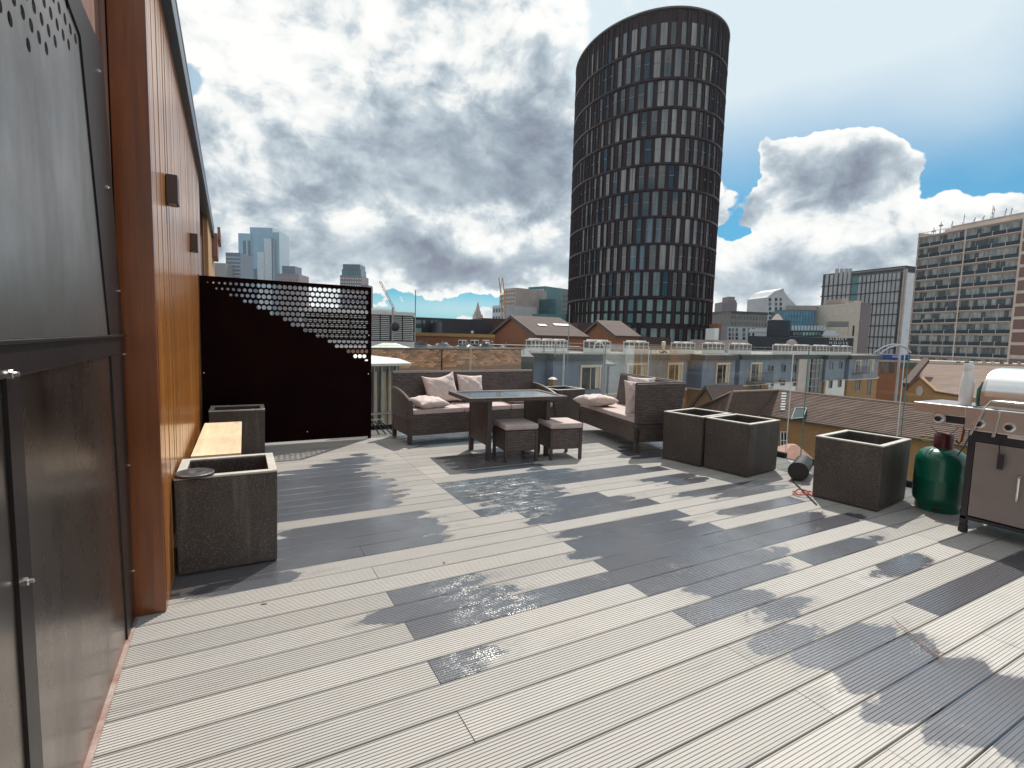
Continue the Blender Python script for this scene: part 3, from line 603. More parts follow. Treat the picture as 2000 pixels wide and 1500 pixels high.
for px, py in ((20, 731), (50, 1136), (192, 138), (210, 366), (231, 568), (245, 691), (252, 907), (262, 1108)):
    p = AX(px, py, WX+.005)
    o = place('bolt', bm_, t, (WX+.004, min(p.y, 2.79), p.z)); o.scale = (1, 1, 1) if px < 100 else (.55, .7, .7)
b = MB(); b.box(WX-.01, WX+.016, -.5, 2.80, .0025, .0085)
tag(part('base_flashing', b, 'rust', None), 'rust-stained metal flashing strip along the foot of the steel panels', 'flashing')
# ------------------------------------------------------------------ planters
def planter(label, cx, cy, w, d, h, rz, wall=.045, group='speckled dark cube planters'):
    t = thing('planter', label, 'planter', (cx, cy, 0), rz, group)
    b = MB(); x, y = w/2, d/2
    b.prism([(-x*.985, -y*.985), (x*.985, -y*.985), (x*.985, y*.985), (-x*.985, y*.985)], .008, h*.5, scale=1.012)
    o = MB()
    # outer shell and inner walls as one ring
    P0 = [(-x, -y), (x, -y), (x, y), (-x, y)]; xi, yi = x-wall, y-wall; P1 = [(-xi, -yi), (xi, -yi), (xi, yi), (-xi, yi)]
    k = .975
    vs = [(p*k, q*k, .008) for p, q in P0]+[(p, q, h-.012) for p, q in P0]+[(p, q, h-.012) for p, q in P1]+[(p*k, q*k, .08) for p, q in P1]
    fs = [(3, 2, 1, 0)]+[(i, (i+1) % 4, 4+(i+1) % 4, 4+i) for i in range(4)]+[(4+i, 4+(i+1) % 4, 8+(i+1) % 4, 8+i) for i in range(4)]+[(8+i, 8+(i+1) % 4, 12+(i+1) % 4, 12+i) for i in range(4)]+[(12, 13, 14, 15)]
    o.add(vs, fs); part('body', o, 'terrazzo', t, .006)
    r = MB()
    vs = [(p, q, z) for z in (h-.0118, h) for p, q in P0]+[(p, q, z) for z in (h-.0118, h) for p, q in P1]
    fs = []
    for i in range(4):
        j = (i+1) % 4
        fs += [(i, j, 4+j, 4+i), (4+i, 4+j, 12+j, 12+i), (8+j, 8+i, 12+i, 12+j), (j, i, 8+i, 8+j)]
    r.add(vs, fs); part('rim', r, 'rim', t, .003)
    s = MB(); s.box(-xi*.985, xi*.985, -yi*.985, yi*.985, .20, .24); part('soil', s, 'soil', t)
    return t
planter('dark speckled planter with a black disc on its rim, nearest the timber wall corner', -.030, 3.44, .505, .48, .548, -.012)
planter('dark planter at the foot of the perforated screen, beyond the pine plank', .046, 6.34, .53, .42, .50, -.02)
planter('left planter of the touching pair behind the rattan corner sofa', 4.690, 4.085, .60, .50, .555, .16)
planter('right planter of the touching pair, standing beside the glass panel gap', 4.795, 3.575, .60, .505, .552, .135)
planter('single dark planter standing beside the green gas cylinder', 4.90, 2.43, .64, .52, .555, .13)
planter('planter half hidden between the two rattan sofas, against the rear glass', 4.62, 6.78, .56, .52, .57, .08)
b = MB(); b.box(-.155, .155, -.72, .72, 0, .035)
o = tag(part('pine_plank', b, 'plank', None, .003), 'pale pine plank bench top laid from planter to planter along the timber wall', 'plank')
p0 = GZ(429, 890, .50); p1 = GZ(449, 834, .50)
o.location = (-.095, 4.85, .43); o.rotation_euler = (0, 0, -.02)
t = thing('timber_block', 'rough timber support under the far end of the pine plank', 'block', (-.12, 5.2, 0))
b = MB(); b.box(-.09, .09, -.1, .1, 0, .428); part('block', b, 'under', t)
t['label'] = 'dark block carrying the pine plank beside the timber wall'
d = GZ(372, 925, .56)
b = MB(); b.lathe([(.001, 0), (.088, 0), (.096, .004), (.096, .016), (.088, .020), (.080, .0175), (.052, .0175), (.048, .020), (.03, .020), (.012, .008), (.001, .008)], 40)
o = tag(part('metal_disc', b, 'disc', None), 'black cast metal disc lying on the corner of the nearest planter', 'disc'); o.location = (d.x+.02, d.y, .549); o.rotation_euler = (0, .01, .4)
# ------------------------------------------------------------------ rattan furniture
def arm_bm(L, h0, h1, x0, x1):
    pts = [(0, .30), (0, h1)]
    for i in range(9):
        a = i/8; pts.append((a*L, h1+(h0-h1)*sin(a*pi/2)))
    pts += [(L, .30)]
    b = MB(); b.ext([(p, q) for p, q in pts[:1]+pts[1:]][::-1], x0, x1, 'x'); return b
def legs(t, xs, ys, h, s=.05, top=.34):
    for x in xs:
        for y in ys:
            b = MB(); b.box(x-s/2, x+s/2, y-s/2, y+s/2, 0, h); part('leg', b, 'leg', t, .003)
W, DP, H = 2.28, .66, .845
s1 = thing('rattan_sofa', 'long brown rattan sofa with rose seat cushions standing against the rear glass', 'sofa', (1.875, 6.03, 0), .05)
legs(s1, (.04, W-.04), (.04, DP-.04), .30)
b = MB(); b.box(.015, .065, -.005, .05, .30, .53); part('arm_post', b, 'rattan', s1, .004)
b = MB(); b.box(.02, W-.02, .02, DP-.02, .10, .355); part('seat_base', b, 'rattan', s1, .006)
b = MB(); b.add([], []); b.ext([(DP-.085, .30), (DP-.02, .30), (DP+.06, H), (DP-.005, H)], 0.03, W-.03, 'x'); part('backrest', b, 'rattan', s1, .006)
b = MB(); b.tube([(.03, DP+.028, H), (W-.03, DP+.028, H)], .018, 8); part('back_rail', b, 'rattan_d', s1)
for x in (0, W-.06):
    part('arm', arm_bm(DP-.03, .64, .52, x, x+.06), 'rattan', s1, .006)
    pts = [(x+.03, a/10*(DP-.03), .52+(.12)*sin(a/10*pi/2)+.006) for a in range(11)]
    b = MB(); b.tube(pts, .026, 8); part('arm_rail', b, 'rattan_d', s1)
for i in range(3):
    w3 = (W-.14)/3; b = MB(); b.box(.07+i*w3+.004, .07+(i+1)*w3-.004, .03, DP-.08, .358, .425); part('seat_cushion', b, 'cushion', s1, .018)
LX, LY = .62, 1.62
s2 = thing('corner_sofa', 'rattan corner sofa with high back and end panel, facing the table', 'sofa', (4.69, 5.33, 0), -.189)
legs(s2, (-LX/2+.035, LX/2-.035), (-LY/2+.035, LY/2-.035), .30)
b = MB(); b.box(-LX/2+.01, LX/2-.01, -LY/2+.01, LY/2-.01, .13, .35); part('seat_base', b, 'rattan', s2, .006)
b = MB(); b.ext([(LX/2-.075, .352), (LX/2-.01, .352), (LX/2+.05, .85), (LX/2-.01, .85)], -LY/2+.01, LY/2-.12, 'y'); part('backrest', b, 'rattan', s2, .005)
b = MB(); b.ext([(-LX/2+.005, .352), (LX/2-.02, .352), (LX/2+.05, .85), (-LX/2-.01, .835)], -LY/2, -LY/2+.06, 'y'); part('end_panel', b, 'rattan', s2, .005)
b = MB(); b.tube([(-LX/2-.01, -LY/2+.03, .84), (LX/2+.03, -LY/2+.03, .853), (LX/2+.022, LY/2-.12, .853)], .016, 8); part('back_rail', b, 'rattan_d', s2)
b = MB(); b.box(-LX/2+.01, LX/2-.08, -LY/2+.07, -.02, .353, .42); part('seat_cushion', b, 'cushion', s2, .018)
b = MB(); b.box(-LX/2+.01, LX/2-.08, -.012, LY/2-.02, .353, .42); part('seat_cushion', b, 'cushion', s2, .018)
# table
tb = thing('dining_table', 'brown rattan table with two dark glass panes in its top', 'table', (2.80, 5.215, 0), -.075)
TW, TD, TH = 1.19, .74, .70
b = MB()
b.box(-TW/2, TW/2, -TD/2, -TD/2+.07, TH-.045, TH); b.box(-TW/2, TW/2, TD/2-.07, TD/2, TH-.045, TH)
b.box(-TW/2, -TW/2+.07, -TD/2+.07, TD/2-.07, TH-.045, TH); b.box(TW/2-.07, TW/2, -TD/2+.07, TD/2-.07, TH-.045, TH)
part('top_frame', b, 'rattan', tb, .005)
for a, c in ((-TW/2+.07, -.003), (.003, TW/2-.07)):
    b = MB(); b.box(a, c, -TD/2+.07, TD/2-.07, TH-.016, TH-.006); part('glass_pane', b, 'tinted', tb)
b = MB(); b.box(-TW/2+.06, TW/2-.06, -TD/2+.06, TD/2-.06, TH-.045, TH-.017); part('under_panel', b, 'rattan_d', tb)
for sx in (-1, 1):
    X = sx*.36+.03
    b = MB(); b.box(X-.022, X+.022, -.25, .25, .16, TH-.046); part('end_panel', b, 'rattan', tb, .004)
    for sy in (-1, 1):
        b = MB(); b.box(X-.025, X+.025, sy*.275-.025, sy*.275+.025, 0, TH-.046); part('leg', b, 'leg', tb, .003)
# stools
def stool(label, cx, cy, rz):
    t = thing('rattan_stool', label, 'stool', (cx, cy, 0), rz, 'two rattan stools with rose cushions')
    for x in (-.18, .18):
        for y in (-.18, .18):
            b = MB(); b.box(x-.016, x+.016, y-.016, y+.016, 0, .34); part('leg', b, 'leg', t, .002)
    b = MB(); b.box(-.19, .19, -.19, .19, .12, .345); part('seat_base', b, 'rattan', t, .005)
    b = MB(); b.box(-.20, .20, -.20, .20, .350, .415); part('seat_cushion', b, 'cushion', t, .02)
stool('rattan stool nearest the table leg, left of the pair', 2.775, 4.95, -.12)
stool('rattan stool on the right of the pair, its side open to the deck', 3.30, 4.845, -.16)
# pillows
def pillow(label, loc, rot, w=.42, h=.42, th=.15, seed=1, sag=0):
    rnd = random.Random(seed); N = 18; b = MB(); ph = [rnd.uniform(0, 6) for _ in range(6)]
    idx = {}
    for side in (1, -1):
        for i in range(N+1):
            for j in range(N+1):
                u, v = -1+2*i/N, -1+2*j/N
                if side == -1 and (i in (0, N) or j in (0, N)): idx[(side, i, j)] = idx[(1, i, j)]; continue
                x = w/2*u*(1-.11*(1-v*v)*u*u); y = h/2*v*(1-.11*(1-u*u)*v*v)
                q = max(0, (1-u*u)*(1-v*v))**.42
                z = side*th/2*q
                wr = .010*sin(7*u+ph[0]+3*v)*sin(5*v+ph[1])+.006*sin(13*u-9*v+ph[2])+.007*sin(15*(u+v)+ph[3])*(abs(u*v)**.5)
                z += side*wr*q; y -= sag*(1-u*u)*(v+1)*.5*.12
                idx[(side, i, j)] = len(b.v); b.v.append((x, y, z))
        for i in range(N):
            for j in range(N):
                f = (idx[(side, i, j)], idx[(side, i+1, j)], idx[(side, i+1, j+1)], idx[(side, i, j+1)])
                b.f.append(f if side == 1 else f[::-1])
    o = place('pillow', b.mesh('pillow', 'pillow', False))
    o.data.polygons.foreach_set('use_smooth', [True]*len(o.data.polygons))
    md = o.modifiers.new('sub', 'SUBSURF'); md.levels = 1; md.render_levels = 1
    o.location = loc; o.rotation_euler = rot
    return tag(o, label, 'pillow', 'rose cream scatter pillows')
pillow('flat rose pillow lying at the left end of the long sofa', (2.21, 6.27, .487), (.06, .03, .25), .46, .42, .15, 1)
pillow('crumpled pillow leaning on the long sofa back, left of the upright pair', (2.49, 6.555, .635), (1.22, -.12, .05), .50, .44, .15, 2, .35)
pillow('smooth pillow leaning on the long sofa back, right of the upright pair', (2.95, 6.59, .625), (1.25, .05, .05), .42, .40, .13, 3)
pillow('rose pillow lying at the right end of the long sofa, seen under the table', (3.60, 6.35, .475), (.0, .0, -.1), .44, .40, .12, 4)
pillow('flat rose pillow lying on the far end of the corner sofa', (4.49, 5.72, .50), (-.10, .06, -.1), .52, .46, .17, 5)
pillow('rose pillow standing on edge against the end panel of the corner sofa', (4.45, 4.80, .64), (1.28, .05, -.30), .42, .46, .13, 6)
pillow('pale pillow tucked behind the other, its top edge above the sofa panel', (4.66, 4.98, .675), (1.35, .06, -.12), .46, .46, .12, 7)
# ------------------------------------------------------------------ glass balustrade
def gpanel(n, x0, y0, x1, y1, z1, label):
    t = thing('glass_balustrade', label, 'balustrade', (x0, y0, 0), math.atan2(y1-y0, x1-x0), 'frameless glass balustrade panels')
    L = math.hypot(x1-x0, y1-y0)
    b = MB(); b.box(.004, L-.004, -.006, .006, .06, z1-.004); part('pane', b, 'glass', t)
    b = MB(); b.box(0, .004, -.007, .007, .06, z1); part('edge', b, 'glassedge' if n in (3, 4) else 'clip', t)
    b = MB(); b.box(L-.004, L, -.007, .007, .06, z1); part('edge', b, 'clip', t)
    b = MB(); b.box(.0045, L-.0045, -.0065, .0065, z1-.004, z1); part('top_edge', b, 'clip', t)
    b = MB(); b.box(0, L, -.03, .03, .0, .06); part('base_channel', b, 'under', t)
BY = 7.2
gpanel(0, 1.58, BY, 3.2, BY, 1.19, 'rear glass panel just right of the perforated screen')
gpanel(1, 3.22, BY, 4.93, BY, 1.19, 'rear glass panel behind the right half of the long sofa')
gpanel(2, 4.95, BY, 5.79, BY, 1.19, 'narrow rear glass panel at the terrace corner')
gpanel(6, 5.8, 7.18, 5.8, 6.09, 1.27, 'side glass panel next to the rear terrace corner')
gpanel(5, 5.8, 6.06, 5.8, 3.71, 1.275, 'long side glass panel behind the corner sofa')
gpanel(3, 5.8, 3.53, 5.8, 2.57, 1.285, 'side glass panel behind the single planter, past the gap')
gpanel(4, 5.8, 2.54, 5.8, 1.42, 1.29, 'side glass panel behind the gas cylinder')
gpanel(7, 5.8, 1.40, 5.8, -.4, 1.29, 'side glass panel behind the barbecue')
b = MB(); b.box(5.797, 5.803, 3.535, 3.70, .06, .42)
# ------------------------------------------------------------------ barbecue
q = thing('gas_barbecue', 'stainless gas barbecue with domed hood and a side burner shelf', 'barbecue', (4.75, 1.63, 0))
Y0, Y1 = .03, -.92
for y in (0, -.88):
    for x in (.02, .46):
        b = MB(); b.box(x-.02, x+.02, y-.02, y+.02, .06, .78); part('leg', b, 'bbqdark', q, .003)
        b = MB(); b.lathe([(.001, 0), (.028, 0), (.03, .02), (.024, .058), (.001, .058)], 14, (x, y, 0)); part('foot', b, 'black', q)
b = MB(); b.box(0, .48, -.90, .02, .10, .125); part('bottom_shelf', b, 'bbqdark', q, .003)
b = MB(); b.box(-.004, .012, -.86, -.025, .135, .685); part('door', b, 'bbqdoor', q, .004)
b = MB(); b.box(.4, .48, -.88, .0, .12, .70); b.box(.02, .40, -.885, -.875, .12, .7); b.box(.02, .40, -.005, .005, .12, .7); part('cabinet', b, 'bbqdark', q)
b = MB(); b.box(-.002, .48, -.90, .02, .69, .765); part('band', b, 'bbqdark', q)
b = MB(); b.box(-.02, .05, -.93, .045, .765, .935); part('control_panel', b, 'bbq', q, .008)
b = MB(); b.box(-.016, .0, -.93, -.20, .745, .765); part('drip_lip', b, 'hood', q)
KM = Matrix.Rotation(-pi/2, 4, 'Y')
def knob(y, z, x=-.021, par=q):
    k = MB(); k.lathe([(.001, 0), (.034, 0), (.034, .004), (.026, .006), (.001, .006)], 24, M=TR(x, y, z) @ KM)
    o = part('knob', k, 'hood', par)
    k = MB(); k.lathe([(.001, 0), (.021, 0), (.021, .014), (.017, .024), (.001, .024)], 20, M=TR(x-.005, y, z) @ KM); k.box(x-.034, x-.028, y-.004, y+.004, z-.017, z+.017)
    c = part('knob_cap', k, 'bbqdark', o)
for y in (-.04, -.205, -.37, -.535): knob(y, .822)
b = MB(); b.box(0, .46, .047, .385, .85, .932); part('side_shelf', b, 'bbq', q, .006)
b = MB(); b.lathe([(.001, 0), (.045, 0), (.045, .01), (.001, .01)], 28, M=TR(-.002, .205, .822) @ KM); part('burner_plate', b, 'bbq', q)
knob(.205, .822, -.013)
b = MB(); b.box(.02, .44, .05, .19, .80, .849); part('burner_box', b, 'bbqdark', q)
# hood
def hoodp(x0, r, n=14):
    pts = [(x0, 1.02)]
    for i in range(1, n+1):
        a = pi/2*i/n; pts.append((x0+.26*(1-cos(a)), 1.02+.205*sin(a)))
    return pts+[(x0+.44, 1.20), (x0+.47, .95), (x0+.02, .95), (x0, .955)]
b = MB(); b.ext(hoodp(.045, 0), -.86, -.03, 'y'); o = part('hood', b, 'hood', q, 0, smooth=True)
b = MB(); b.ext([(x, z-.004) for x, z in hoodp(.05, 0)], -.029, -.006, 'y'); part('hood_cheek', b, 'bbq', q, smooth=True)
b = MB(); b.ext([(x, z-.004) for x, z in hoodp(.05, 0)], -.885, -.861, 'y'); part('hood_cheek', b, 'bbq', q, smooth=True)
b = MB(); b.box(.038, .046, -.86, -.03, .957, 1.018); part('hood_band', b, 'bbq', q)
b = MB(); b.tube([(.03, -.10, .985), (-.005, -.10, .99), (-.012, -.115, .99), (-.012, -.78, .99), (-.005, -.795, .99), (.03, -.795, .985)], .011, 10); part('hood_handle', b, 'chrome', q)
b = MB(); b.tube([(0, -.29, .505), (-.03, -.29, .50), (-.035, -.29, .48), (-.035, -.29, .34), (-.03, -.29, .325), (0, -.29, .32)], .008, 8); part('door_handle', b, 'chrome', q)
u = thing('barbecue_tongs', 'steel barbecue tongs hanging from the left end of the hood handle', 'tongs', (4.735, 1.53, .99))
b = MB(); b.tube([(-.02, 0, .01), (-.03, .02, -.03), (-.04, .035, -.06)], .004, 6); part('hanging_loop', b, 'chrome', u)
b = MB(); b.box(-.008, .004, -.008, .008, 0, .20, TR(-.04, .035, -.06) @ Matrix.Rotation(radians(180+16), 4, 'X')); part('grip', b, 'bbq', u, .003)
b = MB(); b.tube([(-.042, .092, -.255), (-.045, .115, -.34), (-.045, .15, -.42)], .005, 6); part('arm', b, 'bbqdark', u)
u = thing('spatula', 'dark steel spatula hanging in front of the barbecue controls', 'spatula', (4.73, 1.485, .92))
b = MB(); b.box(-.006, .006, -.01, .01, -.18, 0, TR(-.01, 0, 0) @ Matrix.Rotation(radians(5), 4, 'X')); part('grip', b, 'bbq', u, .003)
b = MB(); b.tube([(-.01, -.016, -.18), (-.012, -.028, -.29)], .004, 6); b.box(-.014, -.010, -.055, -.02, -.40, -.29); part('blade', b, 'bbqdark', u)
# bottles on the shelf
p = GZ(1884, 790, .933)
t = thing('white_bottle', 'white plastic jug with moulded handle standing on the barbecue shelf', 'bottle', (p.x-.03, p.y-.012, .933), .5)
b = MB(); b.sm = True
prf = [(.001, 0), (.052, 0), (.058, .010), (.060, .10), (.057, .17), (.050, .215), (.040, .245), (.032, .262), (.030, .275)]
b.lathe(prf, 24); b.v = [(x*1.0, y*.68, z) for x, y, z in b.v]; part('body', b, 'plasticw', t)
b = MB(); b.lathe([(.001, .272), (.034, .272), (.034, .295), (.029, .312), (.001, .314)], 20); part('cap', b, 'plasticw', t)
b = MB(); b.lathe([(.001, 0), (.022, 0), (.024, .004), (.001, .006)], 24); b.v = [(x*.85, -.0385-z*.8, y*2.3+.135) for x, y, z in b.v]; part('handle_recess', b, 'white', t)
t = thing('green_bottle', 'dark green bottle half hidden behind the white jug', 'bottle', (p.x+.06, p.y-.085, .933))
b = MB(); b.lathe([(.001, 0), (.038, 0), (.04, .01), (.04, .12), (.02, .165), (.016, .18), (.001, .18)], 20); part('body', b, 'plasticg', t)
# gas cylinder
t = thing('gas_cylinder', 'green gas cylinder with maroon valve shroud between planter and barbecue', 'gas cylinder', (5.23, 1.975, 0))
b = MB(); b.lathe([(.001, 0), (.150, 0), (.152, .006), (.152, .055), (.156, .062), (.172, .085), (.178, .12), (.178, .262), (.180, .266), (.180, .272), (.178, .276), (.178, .41), (.172, .445), (.150, .485), (.11, .515), (.06, .53), (.001, .533)], 48); part('body', b, 'gas', t)
b = MB(); b.lathe([(.062, .515), (.066, .52), (.066, .63), (.058, .645), (.052, .64), (.052, .53), (.001, .53)], 28); part('shroud', b, 'maroon', t)
b = MB(); b.lathe([(.001, .53), (.018, .53), (.018, .60), (.03, .61), (.03, .63), (.001, .635)], 16); part('valve', b, 'brass', t)
b = MB(); b.tube([(-.05, .055, .60), (-.085, .09, .615), (-.115, .12, .61), (-.12, .125, .59), (-.10, .105, .57), (-.06, .07, .565)], .007, 8); part('regulator_loop', b, 'brass', t)
for a in (200, 290):
    b = MB(); b.box(-.03, .03, -.003, .003, .018, .04, Rz(radians(a+90)) @ TR(0, -.1525, 0)); part('foot_slot', b, 'black', t)
b = MB(); b.tube([(5.30, 1.92, .60), (5.305, 1.90, .57), (5.31, 1.885, .60), (5.30, 1.87, .72), (5.16, 1.80, .80), (5.12, 1.79, .84)], .011, 8)
tag(part('gas_hose', b, 'hose', None), 'orange gas hose running from the green cylinder up to the barbecue shelf', 'hose')
b = MB(); b.tube([AX(1818+0.6*i, 832+14*sin(i/95*pi)*1.3, 4.80) for i in range(0, 96, 6)], .0022, 6)
tag(part('ignition_wire', b, 'black', None), 'thin dark wire sagging beneath the barbecue side shelf', 'wire')
# small things on the deck
p = GZ(1568, 938)
t = thing('black_drum', 'black plastic drum lying on its side behind the single planter', 'drum', (p.x+.12, p.y+.10, .10), .45)
b = MB(); b.lathe([(.001, -.24), (.090, -.24), (.094, -.235), (.094, -.20), (.086, -.195), (.086, .235), (.082, .24), (.001, .24)], 28, M=Matrix.Rotation(pi/2, 4, 'Y')); part('body', b, 'black', t)
b = MB(); b.box(-.14, -.10, -.05, .05, -.10, -.06); b.box(.10, .14, -.05, .05, -.10, -.06); part('cradle', b, 'white', t)
b = MB(); c = GZ(1568, 966); b.tube([(c.x+.10*cos(a*.9)*(1+.12*sin(a*1.7)), c.y+.07*sin(a*.9), .012+.004*(i % 5)) for i, a in enumerate([k*.35 for k in range(52)])], .006, 6)
tag(part('red_cable', b, 'redcable', None), 'coil of red-orange cable on the deck at the foot of the single planter', 'cable')
b = MB(); b.tube([GZ(1595, 985, .01), GZ(1560, 950, .012), GZ(1548, 938, .01)], .006, 6)
tag(part('black_cable', b, 'black', None), 'short black cable end beside the red cable coil', 'cable')
a, c = GZ(1740, 1206, .01), GZ(1848, 1297, .008)
b = MB(); pts = [a.lerp(c, k/8)+Vector((random.uniform(-.004, .004), random.uniform(-.006, .006), random.uniform(0, .008))) for k in range(9)]
b.tube(pts, [.0012, .002, .0024, .0028, .003, .003, .003, .0025, .002], 5)
b.tube([pts[5], pts[5]+Vector((-.035, .0, .006))], .0015, 5); b.tube([pts[6], pts[6]+Vector((.03, -.035, .004))], .0015, 5); b.tube([pts[2], pts[2]+Vector((.012, .04, .004))], .001, 5)
tag(part('twig', b, 'pinkwood', None), 'reddish dry twig lying across a wet board in the foreground', 'twig')
for i, (px, py, lab) in enumerate(((516, 1178, 'small brown leaf on the pale boards in front of the nearest planter'), (868, 1098, 'tiny dark leaf on the pale boards in the middle of the deck'), (951, 1008, 'small dark leaf at the end of the glittering wet boards'))):
    p = GZ(px, py, .004); b = MB()
    b.add([(-.02, 0, 0), (-.008, .009, .004), (.012, .007, .006), (.022, 0, .002), (.010, -.009, .005), (-.009, -.008, .003), (0, 0, .007)], [(6, 0, 1), (6, 1, 2), (6, 2, 3), (6, 3, 4), (6, 4, 5), (6, 5, 0)])
    o = tag(part('dry_leaf', b, 'rust', None), lab, 'leaf'); o.location = p; o.rotation_euler = (0, 0, i*1.3); o.scale = (.8, .8, .8)
# folded stand by the screen
p = GZ(742, 850)
t = thing('folded_stand', 'folded black metal stand leaning beside the foot of the perforated screen', 'stand', (p.x, p.y+.1, 0), 0)
for dx, tl in ((-.05, .04), (-.01, .09), (.03, .13), (.06, .16)):
    b = MB(); b.tube([(dx+tl, -.10, .01), (dx-.03, .02, .17)], .009, 6); part('strut', b, 'black', t)
b = MB(); b.tube([(-.09, .02, .19), (.09, .03, .195), (.10, .03, .12)], .005, 6); part('bar', b, 'clip', t)
# ================================================================== the city beyond
def blk(name, label, cat, pxL, dL, pxR, dR, yt, D, m, zb=GZ0, group=None, ptname='body'):
    A = HD(pxL, yt, dL); Bp = HD(pxR, yt, dR); e = Vector((Bp.x-A.x, Bp.y-A.y, 0)); W = e.length
    t = thing(name, label, cat, (A.x, A.y, zb), math.atan2(e.y, e.x), group)
    t_info[t.name] = (A, e.normalized(), W, A.z-zb)
    if m: b = MB(); b.box(0, W, 0, D, 0, A.z-zb); part(ptname, b, m, t)
    return t
t_info = {}
def U(t, px, py, off=0.):
    """local (x, z) where the sight line through a pixel meets the facade plane (off: metres behind it)"""
    A, e, W, H = t_info[t.name]; nrm = Vector((-e.y, e.x, 0)); r = pray(px, py)
    k = ((A+nrm*off)-Vector((0, 0, EYE))).dot(nrm)/Vector((r.x, r.y, 0)).dot(nrm)
    p = Vector((0, 0, EYE))+r*k; return (p-A).dot(e), p.z-t.location.z
def rect(t, name, m, x0, y0, x1, y1, off=-.06, th=.06, label=None, kind=None):
    (ua, za), (ub, zb) = U(t, x0, y1, off), U(t, x1, y0, off)
    b = MB(); b.box(ua, ub, off, off+th, za, zb); return part(name, b, m, t, label=label, kind=kind)
def grid(t, m, x0, x1, z0, z1, nx, nz, fx=.6, fz=.6, off=-.05, name='windows', th=.06):
    b = MB(); dx, dz = (x1-x0)/nx, (z1-z0)/nz
    for i in range(nx):
        for j in range(nz):
            a = x0+dx*(i+.5-fx/2); c = z0+dz*(j+.5-fz/2); b.box(a, a+dx*fx, off, off+th, c, c+dz*fz)
    return part(name, b, m, t, kind='stuff')
# ------------------------------------------------------------------ oval tower
TC = RH*42.+FH*179.24; TA, TB, TTH, TN = 29.06, 22.32, 1.794-YAW, 2.05
t = thing('oval_tower', 'tall dark oval office tower with ringed floors rising above the whole skyline', 'tower', (TC.x, TC.y, GZ0))
def tshape(off=0., N=720):
    out = []
    for k in range(N):
        a = 2*pi*k/N; c, s = cos(a), sin(a)
        x = (TA+off)*math.copysign(abs(c)**(2/TN), c); y = (TB+off)*math.copysign(abs(s)**(2/TN), s)
        out.append((x*cos(TTH)-y*sin(TTH), x*sin(TTH)+y*cos(TTH)))
    return out
def resamp(off, n):
    P = tshape(off); L = [0]
    for i in range(len(P)): L.append(L[-1]+math.dist(P[i], P[(i+1) % len(P)]))
    out = []; k = 0
    for i in range(n):
        s = L[-1]*i/n
        while L[k+1] < s: k += 1
        f = (s-L[k])/(L[k+1]-L[k]); a, b = P[k], P[(k+1) % len(P)]; out.append((a[0]+(b[0]-a[0])*f, a[1]+(b[1]-a[1])*f))
    return out
NB = 58; NS = NB*4
inner, outer_, mid = resamp(-.55, NS), resamp(.28, NS), resamp(-.30, NS)
def ringm(P0, P1, z0, z1):
    b = MB(); n = len(P0)
    b.add([(x, y, z0) for x, y in P0]+[(x, y, z0) for x, y in P1]+[(x, y, z1) for x, y in P0]+[(x, y, z1) for x, y in P1],
          [f for i in range(n) for j in [(i+1) % n] for f in ((n+i, n+j, 3*n+j, 3*n+i), (2*n+i, 3*n+i, 3*n+j, 2*n+j), (i, j, n+j, n+i)[::-1])]); return b
rz = [v-GZ0 for v in (-3.2, 5.5, 14.2, 21.75, 29.4, 37., 44.5, 51.7, 59.3, 67., 74.8, 83.1, 93.4)]
b = MB(); b.prism(inner, 0, rz[-1]-.8); part('core_wall', b, 'towerframe', t)
for z in rz[:-1]: part('floor_ring', ringm(inner, outer_, z-.28, z+.28), 'towerframe', t)
part('roof_rim', ringm(inner, resamp(.34, NS), rz[-1]-.25, rz[-1]+.22), 'towertop', t)
pun = MB(); pun.box(-.5, .5, -.03, .03, 0, 1); pane_me = pun.mesh('window', 'towerglass'); pun2 = MB(); pun2.box(-.5, .5, -.03, .03, 0, 1); pane_lo = pun2.mesh('window', 'towerlow')
bays = resamp(-.34, NB*2)
piers = MB(); back = MB(); fins = MB(); cnt = 0
rnd = random.Random(3)
cands = []
for j in range(len(rz)-1):
    z0, z1 = rz[j]+.28, rz[j+1]-.28
    for i in range(NB):
        a = bays[(2*i+(j % 2)) % (2*NB)]; nx = bays[(2*i+(j % 2)+2) % (2*NB)]
        e = Vector((nx[0]-a[0], nx[1]-a[1], 0)); L = e.length; e /= L; nrm = Vector((e.y, -e.x, 0))
        ang = math.atan2(e.y, e.x); A0 = Vector((a[0], a[1], 0))
        ww = rnd.choice((.62, .68, .72, .56))*L
        M = TR(A0.x, A0.y, 0) @ Rz(ang)
        piers.box(ww, L+.02, -.20, .3, z0, z1, M)
        sh = rnd.choice((-1, 1))
        fins.box(ww-.02, ww+.12, -.58, -.18, z0, z1, M); fins.box(-.02, .07, -.42, .1, z0, z1, M)
        if rnd.random() < .45: fins.box(ww*.48, ww*.52, -.06, 0, z0, z1, M)
        zz = (z0+.1, z1-.1)
        segs = [zz]
        if j == 1: segs = [(z0+.9, z0+3.6), (z0+4.4, z1-.5)]
        if j == len(rz)-2: segs = [(z0+.5, z0+6.4)]
        for s0, s1 in segs:
            c = A0+e*(ww/2); world = TC+c; facing = -(nrm.dot((Vector((0, 0, 0))-world).normalized()))
            cands.append((facing, j, c, ang, ww, s0, s1))
            if j == len(rz)-2: piers.box(0, ww, .0, .3, s1, z1, M)
cands.sort(key=lambda q: q[0])
